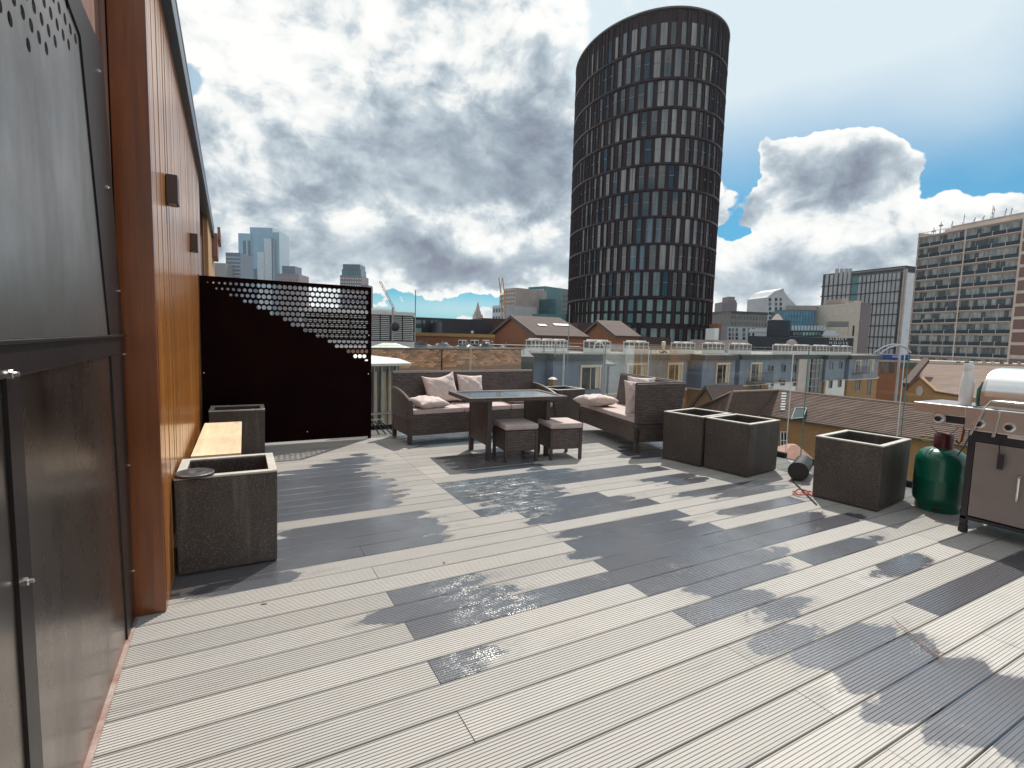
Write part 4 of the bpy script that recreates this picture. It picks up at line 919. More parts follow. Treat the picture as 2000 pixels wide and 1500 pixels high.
for k, (fc, j, c, ang, ww, s0, s1) in enumerate(cands):
    if k < 300: o = place('window', pane_lo if j < 2 else pane_me, t, (c.x, c.y, s0), 0, (ww, 1, s1-s0)); o.rotation_euler = (rnd.gauss(0, .006), 0, ang+rnd.gauss(0, .022))
    else: back.box(-ww/2, ww/2, -.03, .03, s0, s1, TR(c.x, c.y, 0) @ Rz(ang))
part('pier', piers, 'towerframe', t, kind='stuff'); part('fin', fins, 'towerframe', t, kind='stuff'); part('rear_windows', back, 'towerglass', t, kind='stuff')
tr = resamp(-.30, NS); tr2 = resamp(-.22, NS)
for j in range(2, len(rz)-2):
    zc = (rz[j]+rz[j+1])/2+.3; part('transom_ring', ringm(tr, tr2, zc, zc+.14), 'transom', t)
# ------------------------------------------------------------------ blue-grey apartment block
t = blk('apartment_block', 'long blue-grey clad apartment block with cream windows across the street', 'building', 1016, 41.6, 1718, 84, 691.5, 14, None)
A_, e_, W, H = t_info[t.name]; H = .1-GZ0
zb = H-3.25
b = MB(); b.box(0, W, 0, 14, 0, zb-.3); part('lower_wall', b, 'ochre', t)
b = MB(); b.box(0, W, .02, 13.98, zb-.3, H-.55); part('upper_wall', b, 'blueclad', t)
b = MB(); b.box(-.3, W+.3, -.35, 14.2, H-.55, H-.02); part('fascia', b, 'darkfascia', t)
b = MB(); b.box(-.35, W+.35, -.42, 14.25, H-.02, H+.03); part('roof_cap', b, 'greyconc', t)
b = MB(); b.box(-.1, W+.1, -.2, .019, zb-.42, zb-.30); part('string_course', b, 'cream', t)
def ux(px, off=0): return U(t, px, 700, off)[0]
bayl = [(1081, 1342, -1.0), (1373, 1437, -1.7), (1446, 1500, -.7), (1614, 1652, -.7), (1660, 1717, -1.1)]
for a, c, o in bayl:
    ua, uc = ux(a, o), ux(c, o)
    b = MB(); b.box(ua, uc, o, .015, zb-.30, H-.56); part('bay_front', b, 'blueclad', t)
    b = MB(); b.box(ua-.1, uc+.1, o-.3, -.36, H-.555, H-.015); part('fascia', b, 'darkfascia', t)
    b = MB(); b.box(ua-.12, uc+.12, o-.12, -.201, zb-.44, zb-.305); part('string_course', b, 'cream', t)
    b = MB(); b.box(ua+.1, uc-.1, o+.08, -.01, 0, zb-.445); part('bay_base', b, 'ochre', t)
b = MB(); b.box(ux(1503), ux(1578), -.12, -.01, 4, zb-.445); part('white_bay', b, 'whitewall', t)
b = MB(); b.box(ux(1606), ux(1654, -.75), -.78, -.62, 4, zb-.446); part('white_bay', b, 'whitewall', t)
def window(x0, y0, x1, y1, off, frame='cream', mull=1, fw=.17, curtain=True):
    (ua, za), (ub, z2) = U(t, x0, y1, off), U(t, x1, y0, off)
    b = MB(); b.box(ua, ua+fw, off-.12, off, za, z2); b.box(ub-fw, ub, off-.12, off, za, z2); b.box(ua-.04, ub+.04, off-.16, off, z2, z2+fw*1.3)
    if mull: c = (ua+ub)/2; b.box(c-.035, c+.035, off-.07, off-.03, za, z2)
    f = part('window', b, frame, t)
    g = MB(); g.box(ua+fw, ub-fw, off-.03, off+.0, za, z2); part('pane', g, 'darkwin', f)
    if curtain:
        k = MB(); h = (z2-za)
        for s0, s1 in ((ub-fw-.32*(ub-ua)*.6, ub-fw-.02),):
            n = 4
            for i in range(n): k.box(s0+(s1-s0)*i/n+.01, s0+(s1-s0)*(i+1)/n-.01, off-.045+.008*(i % 2), off-.031, za+.05, z2-.02)
        part('curtain', k, 'cream', f)
for a in ((1131, 717, 1173, 761, -1), (1222, 713, 1261, 757, -1), (1301, 712, 1332, 752, -1), (1396, 712, 1424, 749, -1.7), (1463, 711, 1487, 745, -.7)): window(*a)
window(1024, 722, 1040, 760, 0, 'alu')
for a in ((1501, 714, 1510, 725, -0.0), (1526.5, 712, 1534, 726, 0), (1549, 712, 1555, 726, 0), (1620, 707, 1627, 721, -.7), (1639, 706, 1645, 720, -.7)): window(*a[:4], a[4], 'alu', 0, .05, False)
for a in ((1668, 704, 1682, 728, -1.1), (1693, 703, 1706, 726, -1.1)): window(*a, 'white', 1, .07)
for a in ((1505, 745, 1510, 755, -.12), (1524, 742, 1532, 753, -.12), (1548, 740, 1554, 754, -.12), (1618, 743, 1625, 758, -.79), (1636, 741, 1643, 756, -.79)): window(*a[:4], a[4], 'alu', 0, .05, False)
for a in ((1670, 737, 1680, 762, -1.0), (1692, 736, 1702, 772, -1.0), (1400, 760, 1422, 790, -1.62), (1464, 752, 1486, 762, -.62)): window(*a, 'alu', 1, .05, False)
# glazed stair bay
b = MB(); b.box(ux(1581), ux(1603), -.5, -.02, 3, H-.56); part('stair_bay', b, 'darkwin', t)
for px in (1581, 1588, 1595.5, 1602.5):
    b = MB(); x = ux(px, -.5); b.box(x-.05, x+.05, -.56, -.505, 3, H-.56); part('mullion', b, 'alu', t)
for z in [H-1.2-1.05*i for i in range(7)]:
    b = MB(); b.box(ux(1581, -.5), ux(1603, -.5), -.545, -.503, z, z+.09); part('transom', b, 'alu', t)
b = MB(); b.box(ux(1557), ux(1580), -.3, -.02, 3, H-.57); part('stair_wall', b, 'slabside', t)
def railing(x0, x1, yb, off, dep=1.0):
    (ua, za), (ub, _) = U(t, x0, yb, off), U(t, x1, yb, off)
    b = MB(); b.box(ua, ub, off-dep, off-.01, za-.12, za); s = part('balcony', b, 'greyconc', t)
    r = MB(); r.box(ua, ub, off-dep, off-dep+.05, za+1.0, za+1.06)
    n = 14
    for i in range(n+1): x = ua+(ub-ua-.03)*i/n; r.box(x, x+.025, off-dep+.01, off-dep+.035, za, za+1.0)
    part('railing', r, 'blacksteel', s)
railing(1457, 1493, 745, -.7); railing(1664, 1686, 729, -1.1, .8); railing(1457, 1493, 775, -.7)
# rooftop air conditioning
def ac(x0, x1, label, h=1.2, dep=.75, off=.6, fans=2, yb=693):
    a, c = U(t, x0, 690, off)[0], U(t, x1, 690, off)[0]; P = Vector((t_info[t.name][0]))+e_*a+Vector((-e_.y, e_.x, 0))*off
    w = c-a; q = thing('air_conditioning_unit', label, 'air conditioner', (P.x, P.y, .135), math.atan2(e_.y, e_.x), 'white air conditioning units along the roof edge')
    b = MB(); b.box(0, w, 0, dep, 0, .42); part('plinth', b, 'acwhite', q)
    b = MB(); b.box(.04, w-.04, .04, dep-.04, .421, h-.17); part('coil', b, 'accoil', q)
    b = MB(); n = 4 if w > 1.4 else 3
    for i in range(n+1): x = .0+(w-.07)*i/n; b.box(x, x+.09, .0, .05, .421, h-.17)
    for y in (0, dep-.07): b.box(-.0, .05, y, y+.07, .421, h-.17); b.box(w-.05, w, y, y+.07, .421, h-.17)
    b.box(-.02, w+.02, -.02, dep+.02, h-.169, h-.08); b.box(.0, w, .002, .045, .66, .70); part('casing', b, 'acwhite', q)
    for i in range(fans):
        cx = w*(i+.5)/fans; b = MB(); r = min(w/fans*.40, .5)
        b.lathe([(r*1.05, h-.079), (r, h+.02), (r*.9, h+.03), (r*.88, h-.03), (.001, h-.03)], 18, (cx, dep/2, 0)); part('fan_shroud', b, 'acwhite', q)
for k, (x0, x1, lab) in enumerate(((1037, 1060, 'white roof unit left of the thin white joint, first in the row'), (1064, 1084, 'second white roof unit, tight against the third one'), (1086, 1108, 'third white roof unit, standing out over a pale ledge'), (1150, 1192, 'wide white roof unit with a hoop-shaped pipe above it'), (1228, 1266, 'white roof unit above the second cream window'), (1321, 1357, 'white roof unit below the right part of the oval tower'), (1382, 1415, 'white roof unit left of the small blue grille'), (1434, 1467, 'white roof unit right of the small blue grille'), (1519, 1546, 'white roof unit beside the round brown dish'), (1557, 1583, 'white roof unit just right of the glass panel gap'), (1594, 1620, 'white roof unit below the left end of the black venue building sign'), (1628, 1663, 'last and widest white roof unit at the right end of the row'))):
    ac(x0, x1, lab, fans=1 if x1-x0 < 25 and k < 3 else 2, h=1.15 if k < 3 else 1.12+.02*k)
P = HD(1170, 668, 47); b = MB(); b.tube([(P.x+.55*cos(a)*RH.x, P.y+.55*cos(a)*RH.y, P.z-.9+.9*max(0, sin(a))) for a in [pi*i/12 for i in range(13)]], .05, 6)
tag(part('hoop_pipe', b, 'acwhite', None), 'white hoop-shaped pipe over the wide roof unit', 'pipe')
q = thing('roof_grille', 'small blue louvred box between two white roof units', 'vent', tuple(HD(1417, 690, 62)), -YAW)
b = MB(); [b.box(0, .95, 0, .6, z, z+.09, TR(0, 0, -.3)) for z in (0, .17, .34, .51, .68)]; b.box(.02, .93, .03, .57, -.3, .42); part('louvre_box', b, 'hazeblue', q)
P = HD(1295, 692, 54); q = thing('roof_cowl', 'pale round cowl with black cables on the apartment block roof', 'cowl', (P.x, P.y, .13))
b = MB(); b.lathe([(.001, 0), (.16, 0), (.16, .75), (.22, .8), (.22, 1.2), (.001, 1.25)], 14); part('cowl', b, 'cream', q)
b = MB(); b.tube([(.3*cos(a)*1.4, .3*sin(a), .1+.1*sin(3*a)) for a in [i*.5 for i in range(26)]], .05, 5); part('cables', b, 'black', q)
b = MB()
for s in range(2):
    P0, P1 = HD((1040, 1470)[s], 684, (46, 66)[s]), HD((1500, 1540)[s], 684, (69, 72)[s])
P0 = A_+e_*3+Vector((-e_.y, e_.x, 0))*3; P1 = A_+e_*68+Vector((-e_.y, e_.x, 0))*3
for z in (.55, .95): b.tube([(P0.x, P0.y, z), (P1.x, P1.y, z)], .022, 5)
for i in range(27): p = P0.lerp(P1, i/26); b.tube([(p.x, p.y, .1), (p.x, p.y, .95)], .022, 5)
tag(part('roof_rail', b, 'alu', None), 'thin metal guard rail along the apartment block roof', 'railing')
# chimney with a white cap in front
P = HD(1079, 753, 32); q = thing('chimney', 'ochre brick chimney stub with a white pyramid cap behind the long sofa', 'chimney', (P.x, P.y, P.z-2.2), .3)
b = MB(); b.box(-.17, .17, -.17, .17, 0, 2.6); part('stack', b, 'ochre', q)
b = MB(); b.prism([(-.22, -.22), (.22, -.22), (.22, .22), (-.22, .22)], 2.6, 2.73, scale=.3); part('cap', b, 'white', q)
b = MB(); b.prism([(-.9, -.4), (.9, -.4), (.9, .4), (-.9, .4)], 0, 2.15, scale=.6); part('haunch', b, 'ochre', q)
# ------------------------------------------------------------------ stock brick wall, brick by brick
t = thing('brick_wall', 'weathered stock brick wall behind the long sofa with a dark coping', 'wall', tuple(HD(500, 683, 14.6)), 0)
Lp, Rp = HD(727, 683, 18), HD(1019, 681.5, 23.5); e = Vector((Rp.x-Lp.x, Rp.y-Lp.y, 0)); WL = e.length; e.normalize(); zt = .80
t.location = (Lp.x, Lp.y, GZ0); t.rotation_euler = (0, 0, math.atan2(e.y, e.x))
b = MB(); b.box(-6, WL, .012, .40, 0, zt-GZ0-.001); part('backing', b, 'mortar', t)
b = MB(); b.box(-6, WL, 0, .012, 0, zt-GZ0-9*.077); part('lower_brickwork', b, MT['lowbrick'] if 'lowbrick' in MT else 'mortar', t)
b = MB(); b.box(-6, -.005, 0, .0119, zt-GZ0-9*.077+.001, zt-GZ0-.001); part('left_brickwork', b, 'lowbrick', t)
bk = MB(); bk.box(0, .214, 0, .10, 0, .066); bme = bk.mesh('brick', 'brick'); hb = MB(); hb.box(0, .102, 0, .10, 0, .066); hme = hb.mesh('brick', 'brick')
cx = 0; nbrick = 0
for r in range(9):
    x = 0; i = 0
    while x < WL-.05 and nbrick < 299:
        half = (i == 0 and r % 2); w = .112 if half else .225
        if x+w > WL+.02: break
        place('brick', hme if half else bme, t, (x+.005, random.uniform(-.006, .004), zt-GZ0-(r+1)*.077+.006)); x += w; i += 1; nbrick += 1
b = MB(); b.box(-6, WL+.05, -.04, .44, zt-GZ0, zt-GZ0+.05); part('coping', b, 'coping', t)
b = MB(); x = U_ = 3.05; b.box(x, x+.03, -.03, 0, zt-GZ0-2, zt-GZ0-.01); part('downpipe', b, 'blacksteel', t)
# low pale rooflight, tarpaulins and guard rails behind the wall
P = HD(764, 681, 20); q = thing('rooflight', 'low cream pyramid rooflight just above the brick wall', 'rooflight', (P.x, P.y, P.z-.2), -YAW)
b = MB(); b.prism([(-.85, -.6), (.80, -.6), (.80, .6), (-.85, .6)], .2, .42, scale=.25, c=(-.1, 0)); part('cap', b, 'creamroof', q)
b = MB(); b.box(-.88, .83, -.63, .63, -1, .199); part('kerb', b, 'creamroof', q)
q = thing('felt_roof', 'dark flat felt roof behind the brick wall', 'roof', tuple(HD(730, 684, 24)), -YAW)
b = MB(); b.box(-7, 7.5, 0, 18, -15, -.1); part('roof_deck', b, 'greyroof', q)
b = MB(); rr = random.Random(5); n = 44
vs = []; 
for j in range(5):
    for i in range(n+1):
        vs.append((i*.10, j*.25, (0 if j in (0, 4) else .22+.16*rr.random()*(1+sin(i*.6)))))
b.add(vs, [(j*(n+1)+i, j*(n+1)+i+1, (j+1)*(n+1)+i+1, (j+1)*(n+1)+i) for j in range(4) for i in range(n)]); b.sm = False
P = HD(808, 679, 24.5); o = tag(part('tarpaulin', b, 'tarp', None), 'crumpled dark tarpaulin heap lying along the top of the brick wall', 'tarpaulin'); o.location = (P.x, P.y, P.z-.12); o.rotation_euler = (0, 0, -YAW)
q = thing('guard_rail', 'thin pale scaffold guard rail above the right half of the brick wall', 'railing', tuple(HD(945, 683, 26)), -YAW+.25)
b = MB()
for z in (.02, .27): b.tube([(0, 0, z), (5.2, 0, z)], .02, 5)
for x in (0, .15, 2.1, 3.8): b.tube([(x, 0, -.3), (x, 0, .30)], .022, 5)
part('tubes', b, 'alu', q)
# ------------------------------------------------------------------ glazed lean-to in front of the wall
t = blk('glazed_lean_to', 'glazed lean-to with a cream roof beyond the terrace edge beside the screen', 'lean-to', 655, 11.2, 797, 12.4, 716, 2.6, None)
A2, e2, W, H = t_info[t.name]
b = MB(); b.ext([(-.12, H+.0), (-.12, H+.06), (.5, H+.14), (2.7, H+.16), (2.7, H)], -.15, W+.03, 'x'); part('roof', b, 'creamroof', t, .004)
b = MB(); b.box(.0, W-.1, .25, 2.5, 0, H-.005); part('inner_wall', b, 'lowglass', t)
n = 9
for i in range(n):
    x0, x1 = .0+(W-.1)*i/n, (W-.1)*(i+1)/n
    b = MB(); b.box(x0+.02, x1-.02, .08, .09, H-2.6, H-.02); part('pane', b, 'glass', t)
    b = MB(); b.box(x0-.015, x0+.02, .04, .12, H-2.6, H-.004); part('mullion', b, 'alu', t)
b = MB(); b.box(0, W-.1, .03, .13, H-1.15, H-1.11); part('transom', b, 'alu', t)
for i in range(5):
    x = rr.uniform(.3, W-.5); b = MB(); b.prism([(x, .14), (x+.16, .14), (x+.14, .2), (x+.03, .22)], H-rr.uniform(1.4, 2.3), H-.15, scale=.6, c=(x+.08, .16)); part('blind', b, 'cream', t)
b = MB(); b.box(-1, W+3, -4.1, 0, 0, GZ0*-1-4.2+.5); part('low_roof', b, 'greyroof', t)
# ------------------------------------------------------------------ louvred plant screen and poles
t = blk('plant_enclosure', 'grey louvred rooftop plant enclosure right of the perforated screen', 'enclosure', 600, 36, 808, 39, 602, 8, 'louvd')
A2, e2, W, H = t_info[t.name]
xs = [U(t, p, 640)[0] for p in (600, 622, 645, 668, 690, 724, 742, 744, 760, 766.5, 785, 787, 807)]
panels = [(600, 640), (642, 682), (684, 722), (725.5, 741), (743.5, 760.5), (766.5, 784.5), (787, 806)]
zt_, zb_ = U(t, 760, 609)[1], U(t, 760, 664)[1]
for a, c in panels:
    ua, uc = U(t, a, 640)[0], U(t, c, 640)[0]; n = 15
    for i in range(n):
        z = zb_+(zt_-zb_)*i/n
        b = MB(); b.add([(ua, -.02, z), (uc, -.02, z), (uc, -.13, z+.02), (ua, -.13, z+.02), (ua, -.02, z+.085), (uc, -.02, z+.085)], [(0, 1, 2, 3), (3, 2, 5, 4), (4, 5, 1, 0), (0, 3, 4), (1, 5, 2)]); part('louvre_slat', b, 'louv', t)
b = MB(); b.box(-.1, W+.05, -.2, .3, H-.22, H+.02); part('top_rail', b, 'louv', t)
b = MB(); b.box(-.1, W+.05, -.2, -.001, zb_-.45, zb_-.1); part('kerb', b, 'louv', t)
b = MB(); b.box(W*.55, W*.82, .4, 5, H, H+.22); part('roof_hatch', b, 'louv', t)
def pole(label, px, y0, y1, d, r=.05, name='pole', cat='pole', m='alu'):
    a, c = HD(px, y1, d), HD(px, y0, d); q = thing(name, label, cat, (a.x, a.y, a.z-3))
    b = MB(); b.lathe([(.001, 0), (r, 0), (r, c.z-a.z+3), (.001, c.z-a.z+3.01)], 10); part('mast', b, m, q); return q, c.z-a.z+3
q, h = pole('grey pole carrying a round black floodlight in front of the louvres', 766.5, 600, 672, 26, .045, 'floodlight_pole', 'floodlight')
b = MB(); b.lathe([(.001, 0), (.20, 0), (.23, .05), (.22, .14), (.1, .2), (.001, .2)], 20, M=TR(.07, -.12, h-.98) @ Matrix.Rotation(pi/2, 4, 'X')); part('floodlight', b, 'blackclad', q)
b = MB(); b.prism([(-.17, 0), (.17, 0), (.13, .12), (.0, .16), (-.13, .12)], 0, .01, TR(.07, -.13, h-1.03) @ Matrix.Rotation(pi/2, 4, 'X') @ Matrix.Rotation(pi, 4, 'Z')); part('lens', b, 'cream', q)
pole('slim grey pole at the right end of the louvred enclosure', 810.5, 566, 676, 28, .03)
pole('thin aerial pole rising from the brown gable roof', 1110, 596, 672, 40, .03, 'aerial_pole', 'aerial')
# ------------------------------------------------------------------ dark and brick buildings, middle distance
t = blk('flat_roofed_block', 'dark flat-roofed block with pale window panels left of the church spire', 'building', 806, 66, 948, 70, 619, 14, 'blackclad')
for a in ((811, 625, 823, 639), (811, 641, 823, 650), (826, 625, 831, 639), (842, 625, 846, 639), (849, 625, 863, 639), (849, 642, 863, 650)): rect(t, 'window', 'greenwin', *a)
b = MB(); b.box(12, 16, 2, 8, H, H+.3); 
t = blk('dark_annexe', 'black cladding annexe in front of the flat-roofed block', 'building', 863, 60, 962, 62, 629, 8, 'blackclad')
rect(t, 'vent', 'white', 920, 646, 925, 651)
t = blk('maroon_block', 'dark maroon box building behind the brick gable', 'building', 941, 72, 1030, 74, 621, 12, 'maroonclad')
t = blk('rust_brick_range', 'low rust brick range with white windows behind the brick wall', 'building', 690, 46, 966, 50, 651, 10, 'redbrick')
for a in ((895, 664, 912, 672), (919, 664, 935, 672), (943, 664, 956, 672)):
    f = rect(t, 'window', 'white', *a); 
    (ua, za), (ub, zb) = U(t, a[0]+1, a[3]-1, -.09), U(t, (a[0]+a[2])/2-1, a[1]+1.5, -.09)
    b = MB(); b.box(ua, ub, -.09, -.062, za, zb); b.box(ub+.12, ub*2-ua+.12, -.09, -.062, za, zb); part('pane', b, 'darkwin', f)
b = MB(); W = t_info[t.name][2]; H = t_info[t.name][3]; b.box(0, W, -.12, 0, H-.05, H+.25); part('parapet', b, 'ochre', t)
rect(t, 'lamp', 'white', 960, 655, 962.5, 659); rect(t, 'lamp', 'white', 960, 666, 962.5, 668)
def house(label, pxL, dL, pxR, dR, ye, ya, D, wall, roof, name='gabled_building', over=.25):
    t = blk(name, label, 'building', pxL, dL, pxR, dR, ye, D, None)
    A, e, W, H = t_info[t.name]; za = HD((pxL+pxR)/2, ya, (dL+dR)/2).z-t.location.z
    b = MB(); b.ext([(0, 0), (W, 0), (W, H), (W/2, za), (0, H)], 0, D, 'y'); part('wall', b, wall, t)
    s = (za-H)/(W/2)
    for sg in (-1, 1):
        b = MB()
        if sg < 0: pts = [(-over, H-s*over+.02), (W/2, za+.02), (W/2, za+.22), (-over, H-s*over+.2)]
        else: pts = [(W/2, za+.02), (W+over, H-s*over+.02), (W+over, H-s*over+.2), (W/2, za+.22)]
        b.ext(pts, -.2, D+.2, 'y'); part('roof', b, roof, t)
    for sg in (-1, 1):
        b = MB(); x0, x1 = (-over, W/2) if sg < 0 else (W/2, W+over)
        p = [(x0, H-s*over if sg < 0 else za), (x1, za if sg < 0 else H-s*over)]
        b.ext([(p[0][0], p[0][1]-.12), (p[1][0], p[1][1]-.12), (p[1][0], p[1][1]+.24), (p[0][0], p[0][1]+.24)], -.28, -.201, 'y'); part('verge', b, 'coping', t)
    return t, W, H, za
t, W, H, za = house('russet brick gable with a brown roof running right, left of the oval tower', 960, 61, 1050, 50, 655, 620, 5.6, 'redbrick', 'tile_d')
s = (za-H)/(W/2); sl_a = math.atan(s)
for i, (y, k) in enumerate(((1.9, .45), (3.9, .40), (4.8, .40))):
    b = MB(); b.box(-.30, .30, -.45, .45, 0, .06, TR(W/2+(W/2)*k*1.2, y, za-s*(W/2)*k*1.2+.24) @ Matrix.Rotation(sl_a, 4, 'Y')); part('skylight', b, 'silver', t)
t, W, H, za = house('second russet brick gable in front of the oval tower foot', 1137, 66, 1205, 55, 657, 629, 2.5, 'redbrick', 'tile_d')
b = MB(); b.box(2, 5, 2.8, 4, 5, za-.6); part('chimney', b, 'coping', t)
blk('tower_podium', 'low dark podium block at the left foot of the oval tower', 'building', 1128, 105, 1232, 108, 630, 14, 'maroonclad')
blk('brown_podium', 'long brown flat block crossing the foot of the oval tower', 'building', 1196, 88, 1311, 90, 656, 8, 'maroonclad')
# ------------------------------------------------------------------ far skyline, left
t = blk('glass_skyscraper', 'pale blue glass skyscraper, tallest of the cluster above the perforated screen', 'skyscraper', 468, 900, 541, 900, 456, 60, None)
for (a, y0, c, D, m, off) in ((468, 456, 489, 60, 'hazeblue', 0), (488.5, 444, 530, 55, 'hazeblue', 4), (529.5, 452, 541, 40, 'hazeblue', 8)):
    (ua, _), (uc, z) = U(t, a, 600), U(t, c, y0); b = MB(); b.box(ua, uc, off, off+D, 0, z); part('wing', b, m, t)
for a in ((505.5, 492, 517, 700), (519, 466, 530, 700)): rect(t, 'pale_panel', 'silver', *a, off=-.5, th=.4)  # paler panels set proud of the glass front
for a in ((478.8, 470, 480, 700), (488, 470, 489.2, 700), (497.5, 525, 501.5, 700), (517.2, 492, 518.4, 700), (531, 465, 532.5, 700)): rect(t, 'dark_strip', 'hazedark', *a, off=-.3, th=.29)  # dark strips standing proud of the glass front, no hollow cut
t = blk('dark_office_tower', 'dark blue-grey tower standing left of the glass skyscraper', 'tower', 440.5, 800, 469, 800, 493, 40, 'hazedark'); A2, e2, W, H = t_info[t.name]
grid(t, 'silver', 0, W, H*.3, H*.97, 8, 16, .5, .3, -.2, 'windows', .19)
blk('grey_office_block', 'low grey tower at the far left of the skyline', 'tower', 405, 780, 440, 780, 513, 40, 'greyconc')
t = blk('stepped_tower', 'brown tower with a dark cap right of the glass skyscraper', 'tower', 542, 800, 583, 800, 534, 40, 'hazebrown')
(ua, _), (uc, z) = U(t, 549, 600), U(t, 573.5, 519); b = MB(); b.box(ua, uc, 5, 30, t_info[t.name][3], z); part('cap', b, 'hazedark', t); A2, e2, W, H = t_info[t.name]
grid(t, 'greyconc', 0, W, H*.3, H*.97, 9, 12, .5, .4, -.2, 'windows', .19)
t = blk('crowned_tower', 'brown tower with a teal glass crown above the perforated screen', 'tower', 664, 620, 706, 620, 537, 30, 'hazebrown'); A2, e2, W, H = t_info[t.name]
grid(t, 'silver', 0, W, H*.35, H*.98, 9, 13, .5, .4, -.2, 'windows', .19)
for a, y, c, y2, m in ((666.5, 526, 704, 537.5, 'teal'), (668.5, 516, 702, 526.5, 'hazedark')):
    (ua, z0), (uc, z1) = U(t, a, y2), U(t, c, y); b = MB(); b.box(ua, uc, 2, 24, z0, z1); part('crown', b, m, t)
blk('shoulder_block', 'low brown block at the right shoulder of the crowned tower', 'building', 704, 600, 719, 600, 556, 20, 'hazebrown')
def crane(label, pts, d, m, r=.5, name='tower_crane'):
    P = [HD(x, y, d) for x, y in pts]; q = thing(name, label, 'crane', tuple(P[0]))
    for i, (a, c) in enumerate(zip(P, P[1:])):
        a, c = a-P[0], c-P[0]; n = max(2, int((c-a).length/(r*2.2))); b = MB()
        side = Vector((RH.x, RH.y, 0))*r if abs((c-a).normalized().z) > .5 else Vector((0, 0, r))
        for sgn in (-1, 1): b.tube([a+side*sgn*.5, c+side*sgn*.5], r*.16, 4)
        for k in range(n): b.tube([a.lerp(c, k/n)+side*.5*(-1)**k, a.lerp(c, (k+1)/n)-side*.5*(-1)**k], r*.1, 4)
        part('mast' if i == 0 else 'jib', b, m, q)
    return q
crane('thin luffing crane leaning left in the gap right of the perforated screen', [(775, 625), (767, 598), (742, 549)], 320, 'cranered', 1.1)
crane('orange and pink tower crane beside the cream tower', [(984, 640), (983, 585), (978, 542)], 230, 'orange', 1.6)
t = thing('church_spire', 'small pale church spire standing on the horizon', 'spire', tuple(HD(932.5, 640, 320)))
b = MB(); b.box(-2.4, 2.4, -2.4, 2.4, -8, 8); part('belfry', b, 'pinkstone', t)
b = MB(); b.prism([(2.2*cos(a), 2.2*sin(a)) for a in [i*pi/4 for i in range(8)]], 8, 16, scale=.05); part('spire', b, 'pinkstone', t)
for sx in (-2.1, 2.1):
    b = MB(); b.prism([(sx-.3, -.3), (sx+.3, -.3), (sx+.3, .3), (sx-.3, .3)], 8, 10.5, scale=.1, c=(sx, 0)); part('pinnacle', b, 'pinkstone', t)
# ------------------------------------------------------------------ skyline, centre
specs = [('pale_stepped_block', 'white stepped block at the foot of the orange crane', 962, 985, 597, 250, 'palewall', 'hazedark', 4, 4),
 ('slate_block', 'narrow slate block behind the orange crane', 976, 986, 577, 300, 'hazedark', 'silver', 2, 8),
 ('cream_tower', 'slim cream tower right of the orange crane', 983.5, 1007, 564, 260, 'pinkstone', 'greyconc', 5, 12),
 ('cream_side_tower', 'shorter cream tower attached to the slim cream one', 1007, 1024.5, 586, 265, 'pinkstone', 'greyconc', 5, 8),
 ('blue_sliver_block', 'thin blue block between the cream and teal towers', 1023, 1029, 594, 300, 'hazedark', 'teal', 1, 8),
 ('teal_tower', 'teal glass tower with a stepped top, left of the oval tower', 1032, 1065, 561, 280, 'teal', 'silver', 7, 10),
 ('teal_wing', 'lower teal glass wing right of the teal tower', 1050, 1086, 585, 262, 'teal', 'hazedark', 7, 7),
 ('teal_office_block', 'low teal block running toward the oval tower', 1040, 1106, 613, 200, 'teal', 'hazedark', 12, 4),
 ('grey_balcony_tower', 'grey tower with balconies touching the left edge of the oval tower', 1098.5, 1122, 572, 240, 'greyconc', 'hazedark', 4, 9)]
for nm, lab, a, c, y, d, m, wm, nx, nz in specs:
    t = blk(nm, lab, 'building', a, d, c, d*.97, y, 20, m); A2, e2, W, H = t_info[t.name]
    grid(t, wm, W*.03, W*.97, H-(H-16)*.95, H*.985, nx, nz, .62, .5, -.12, 'windows', .1)
t = blk('low_roofs', 'low grey roofs between the gable and the teal block', 'building', 1020, 110, 1130, 112, 628, 20, 'greyconc')
# ------------------------------------------------------------------ right of the tower
t = blk('stepped_slab_tower', 'brown stepped slab tower alone on the horizon right of the oval tower', 'tower', 1411, 380, 1440, 380, 590, 14, 'hazebrown')
for a, c, y in ((1422.5, 1436.5, 579.5), (1436, 1439.5, 586)):
    (ua, _), (uc, z) = U(t, a, 600), U(t, c, y); b = MB(); b.box(ua, uc, 1, 12, t_info[t.name][3]-.01, z); part('upper_step', b, 'hazebrown', t)
A2, e2, W, H = t_info[t.name]; grid(t, 'hazedark', 0, W, 20, H*.98, 7, 16, .4, .5, -.15, 'windows', .14)
t = blk('charcoal_block', 'charcoal flat-roofed block behind the white apartments', 'building', 1428, 240, 1500, 245, 608, 20, 'greyconc'); A2, e2, W, H = t_info[t.name]
b = MB(); b.box(0, W, -.3, 20, H-1, H+.2); part('dark_roof', b, 'blackclad', t); grid(t, 'darkwin', 0, W, H-10, H-1.2, 12, 3, .6, .6)
t = blk('white_apartments', 'low white apartments with dark windows right of the oval tower', 'building', 1421, 150, 1500, 152, 638, 14, 'palewall'); A2, e2, W, H = t_info[t.name]
for x0, x1 in ((1423.5, 1427.5), (1430.5, 1433), (1437, 1441.5), (1450.5, 1456), (1461, 1465), (1469.5, 1473.5)):
    for y0, y1 in ((641, 647.5), (650, 656.5), (658.5, 663)): rect(t, 'window', 'darkwin', x0, y0, x1, y1, -.1)
blk('pink_parapet_building', 'low pinkish stone building in front of the white apartments', 'building', 1396, 118, 1461, 120, 664, 10, 'pinkstone')
blk('white_pier', 'narrow white wall touching the right foot of the oval tower', 'building', 1396, 130, 1404.5, 130, 641, 6, 'whitewall')
blk('red_pier', 'narrow red brick wall behind the white wall at the tower foot', 'building', 1402, 140, 1409, 140, 632, 6, 'redbrick')
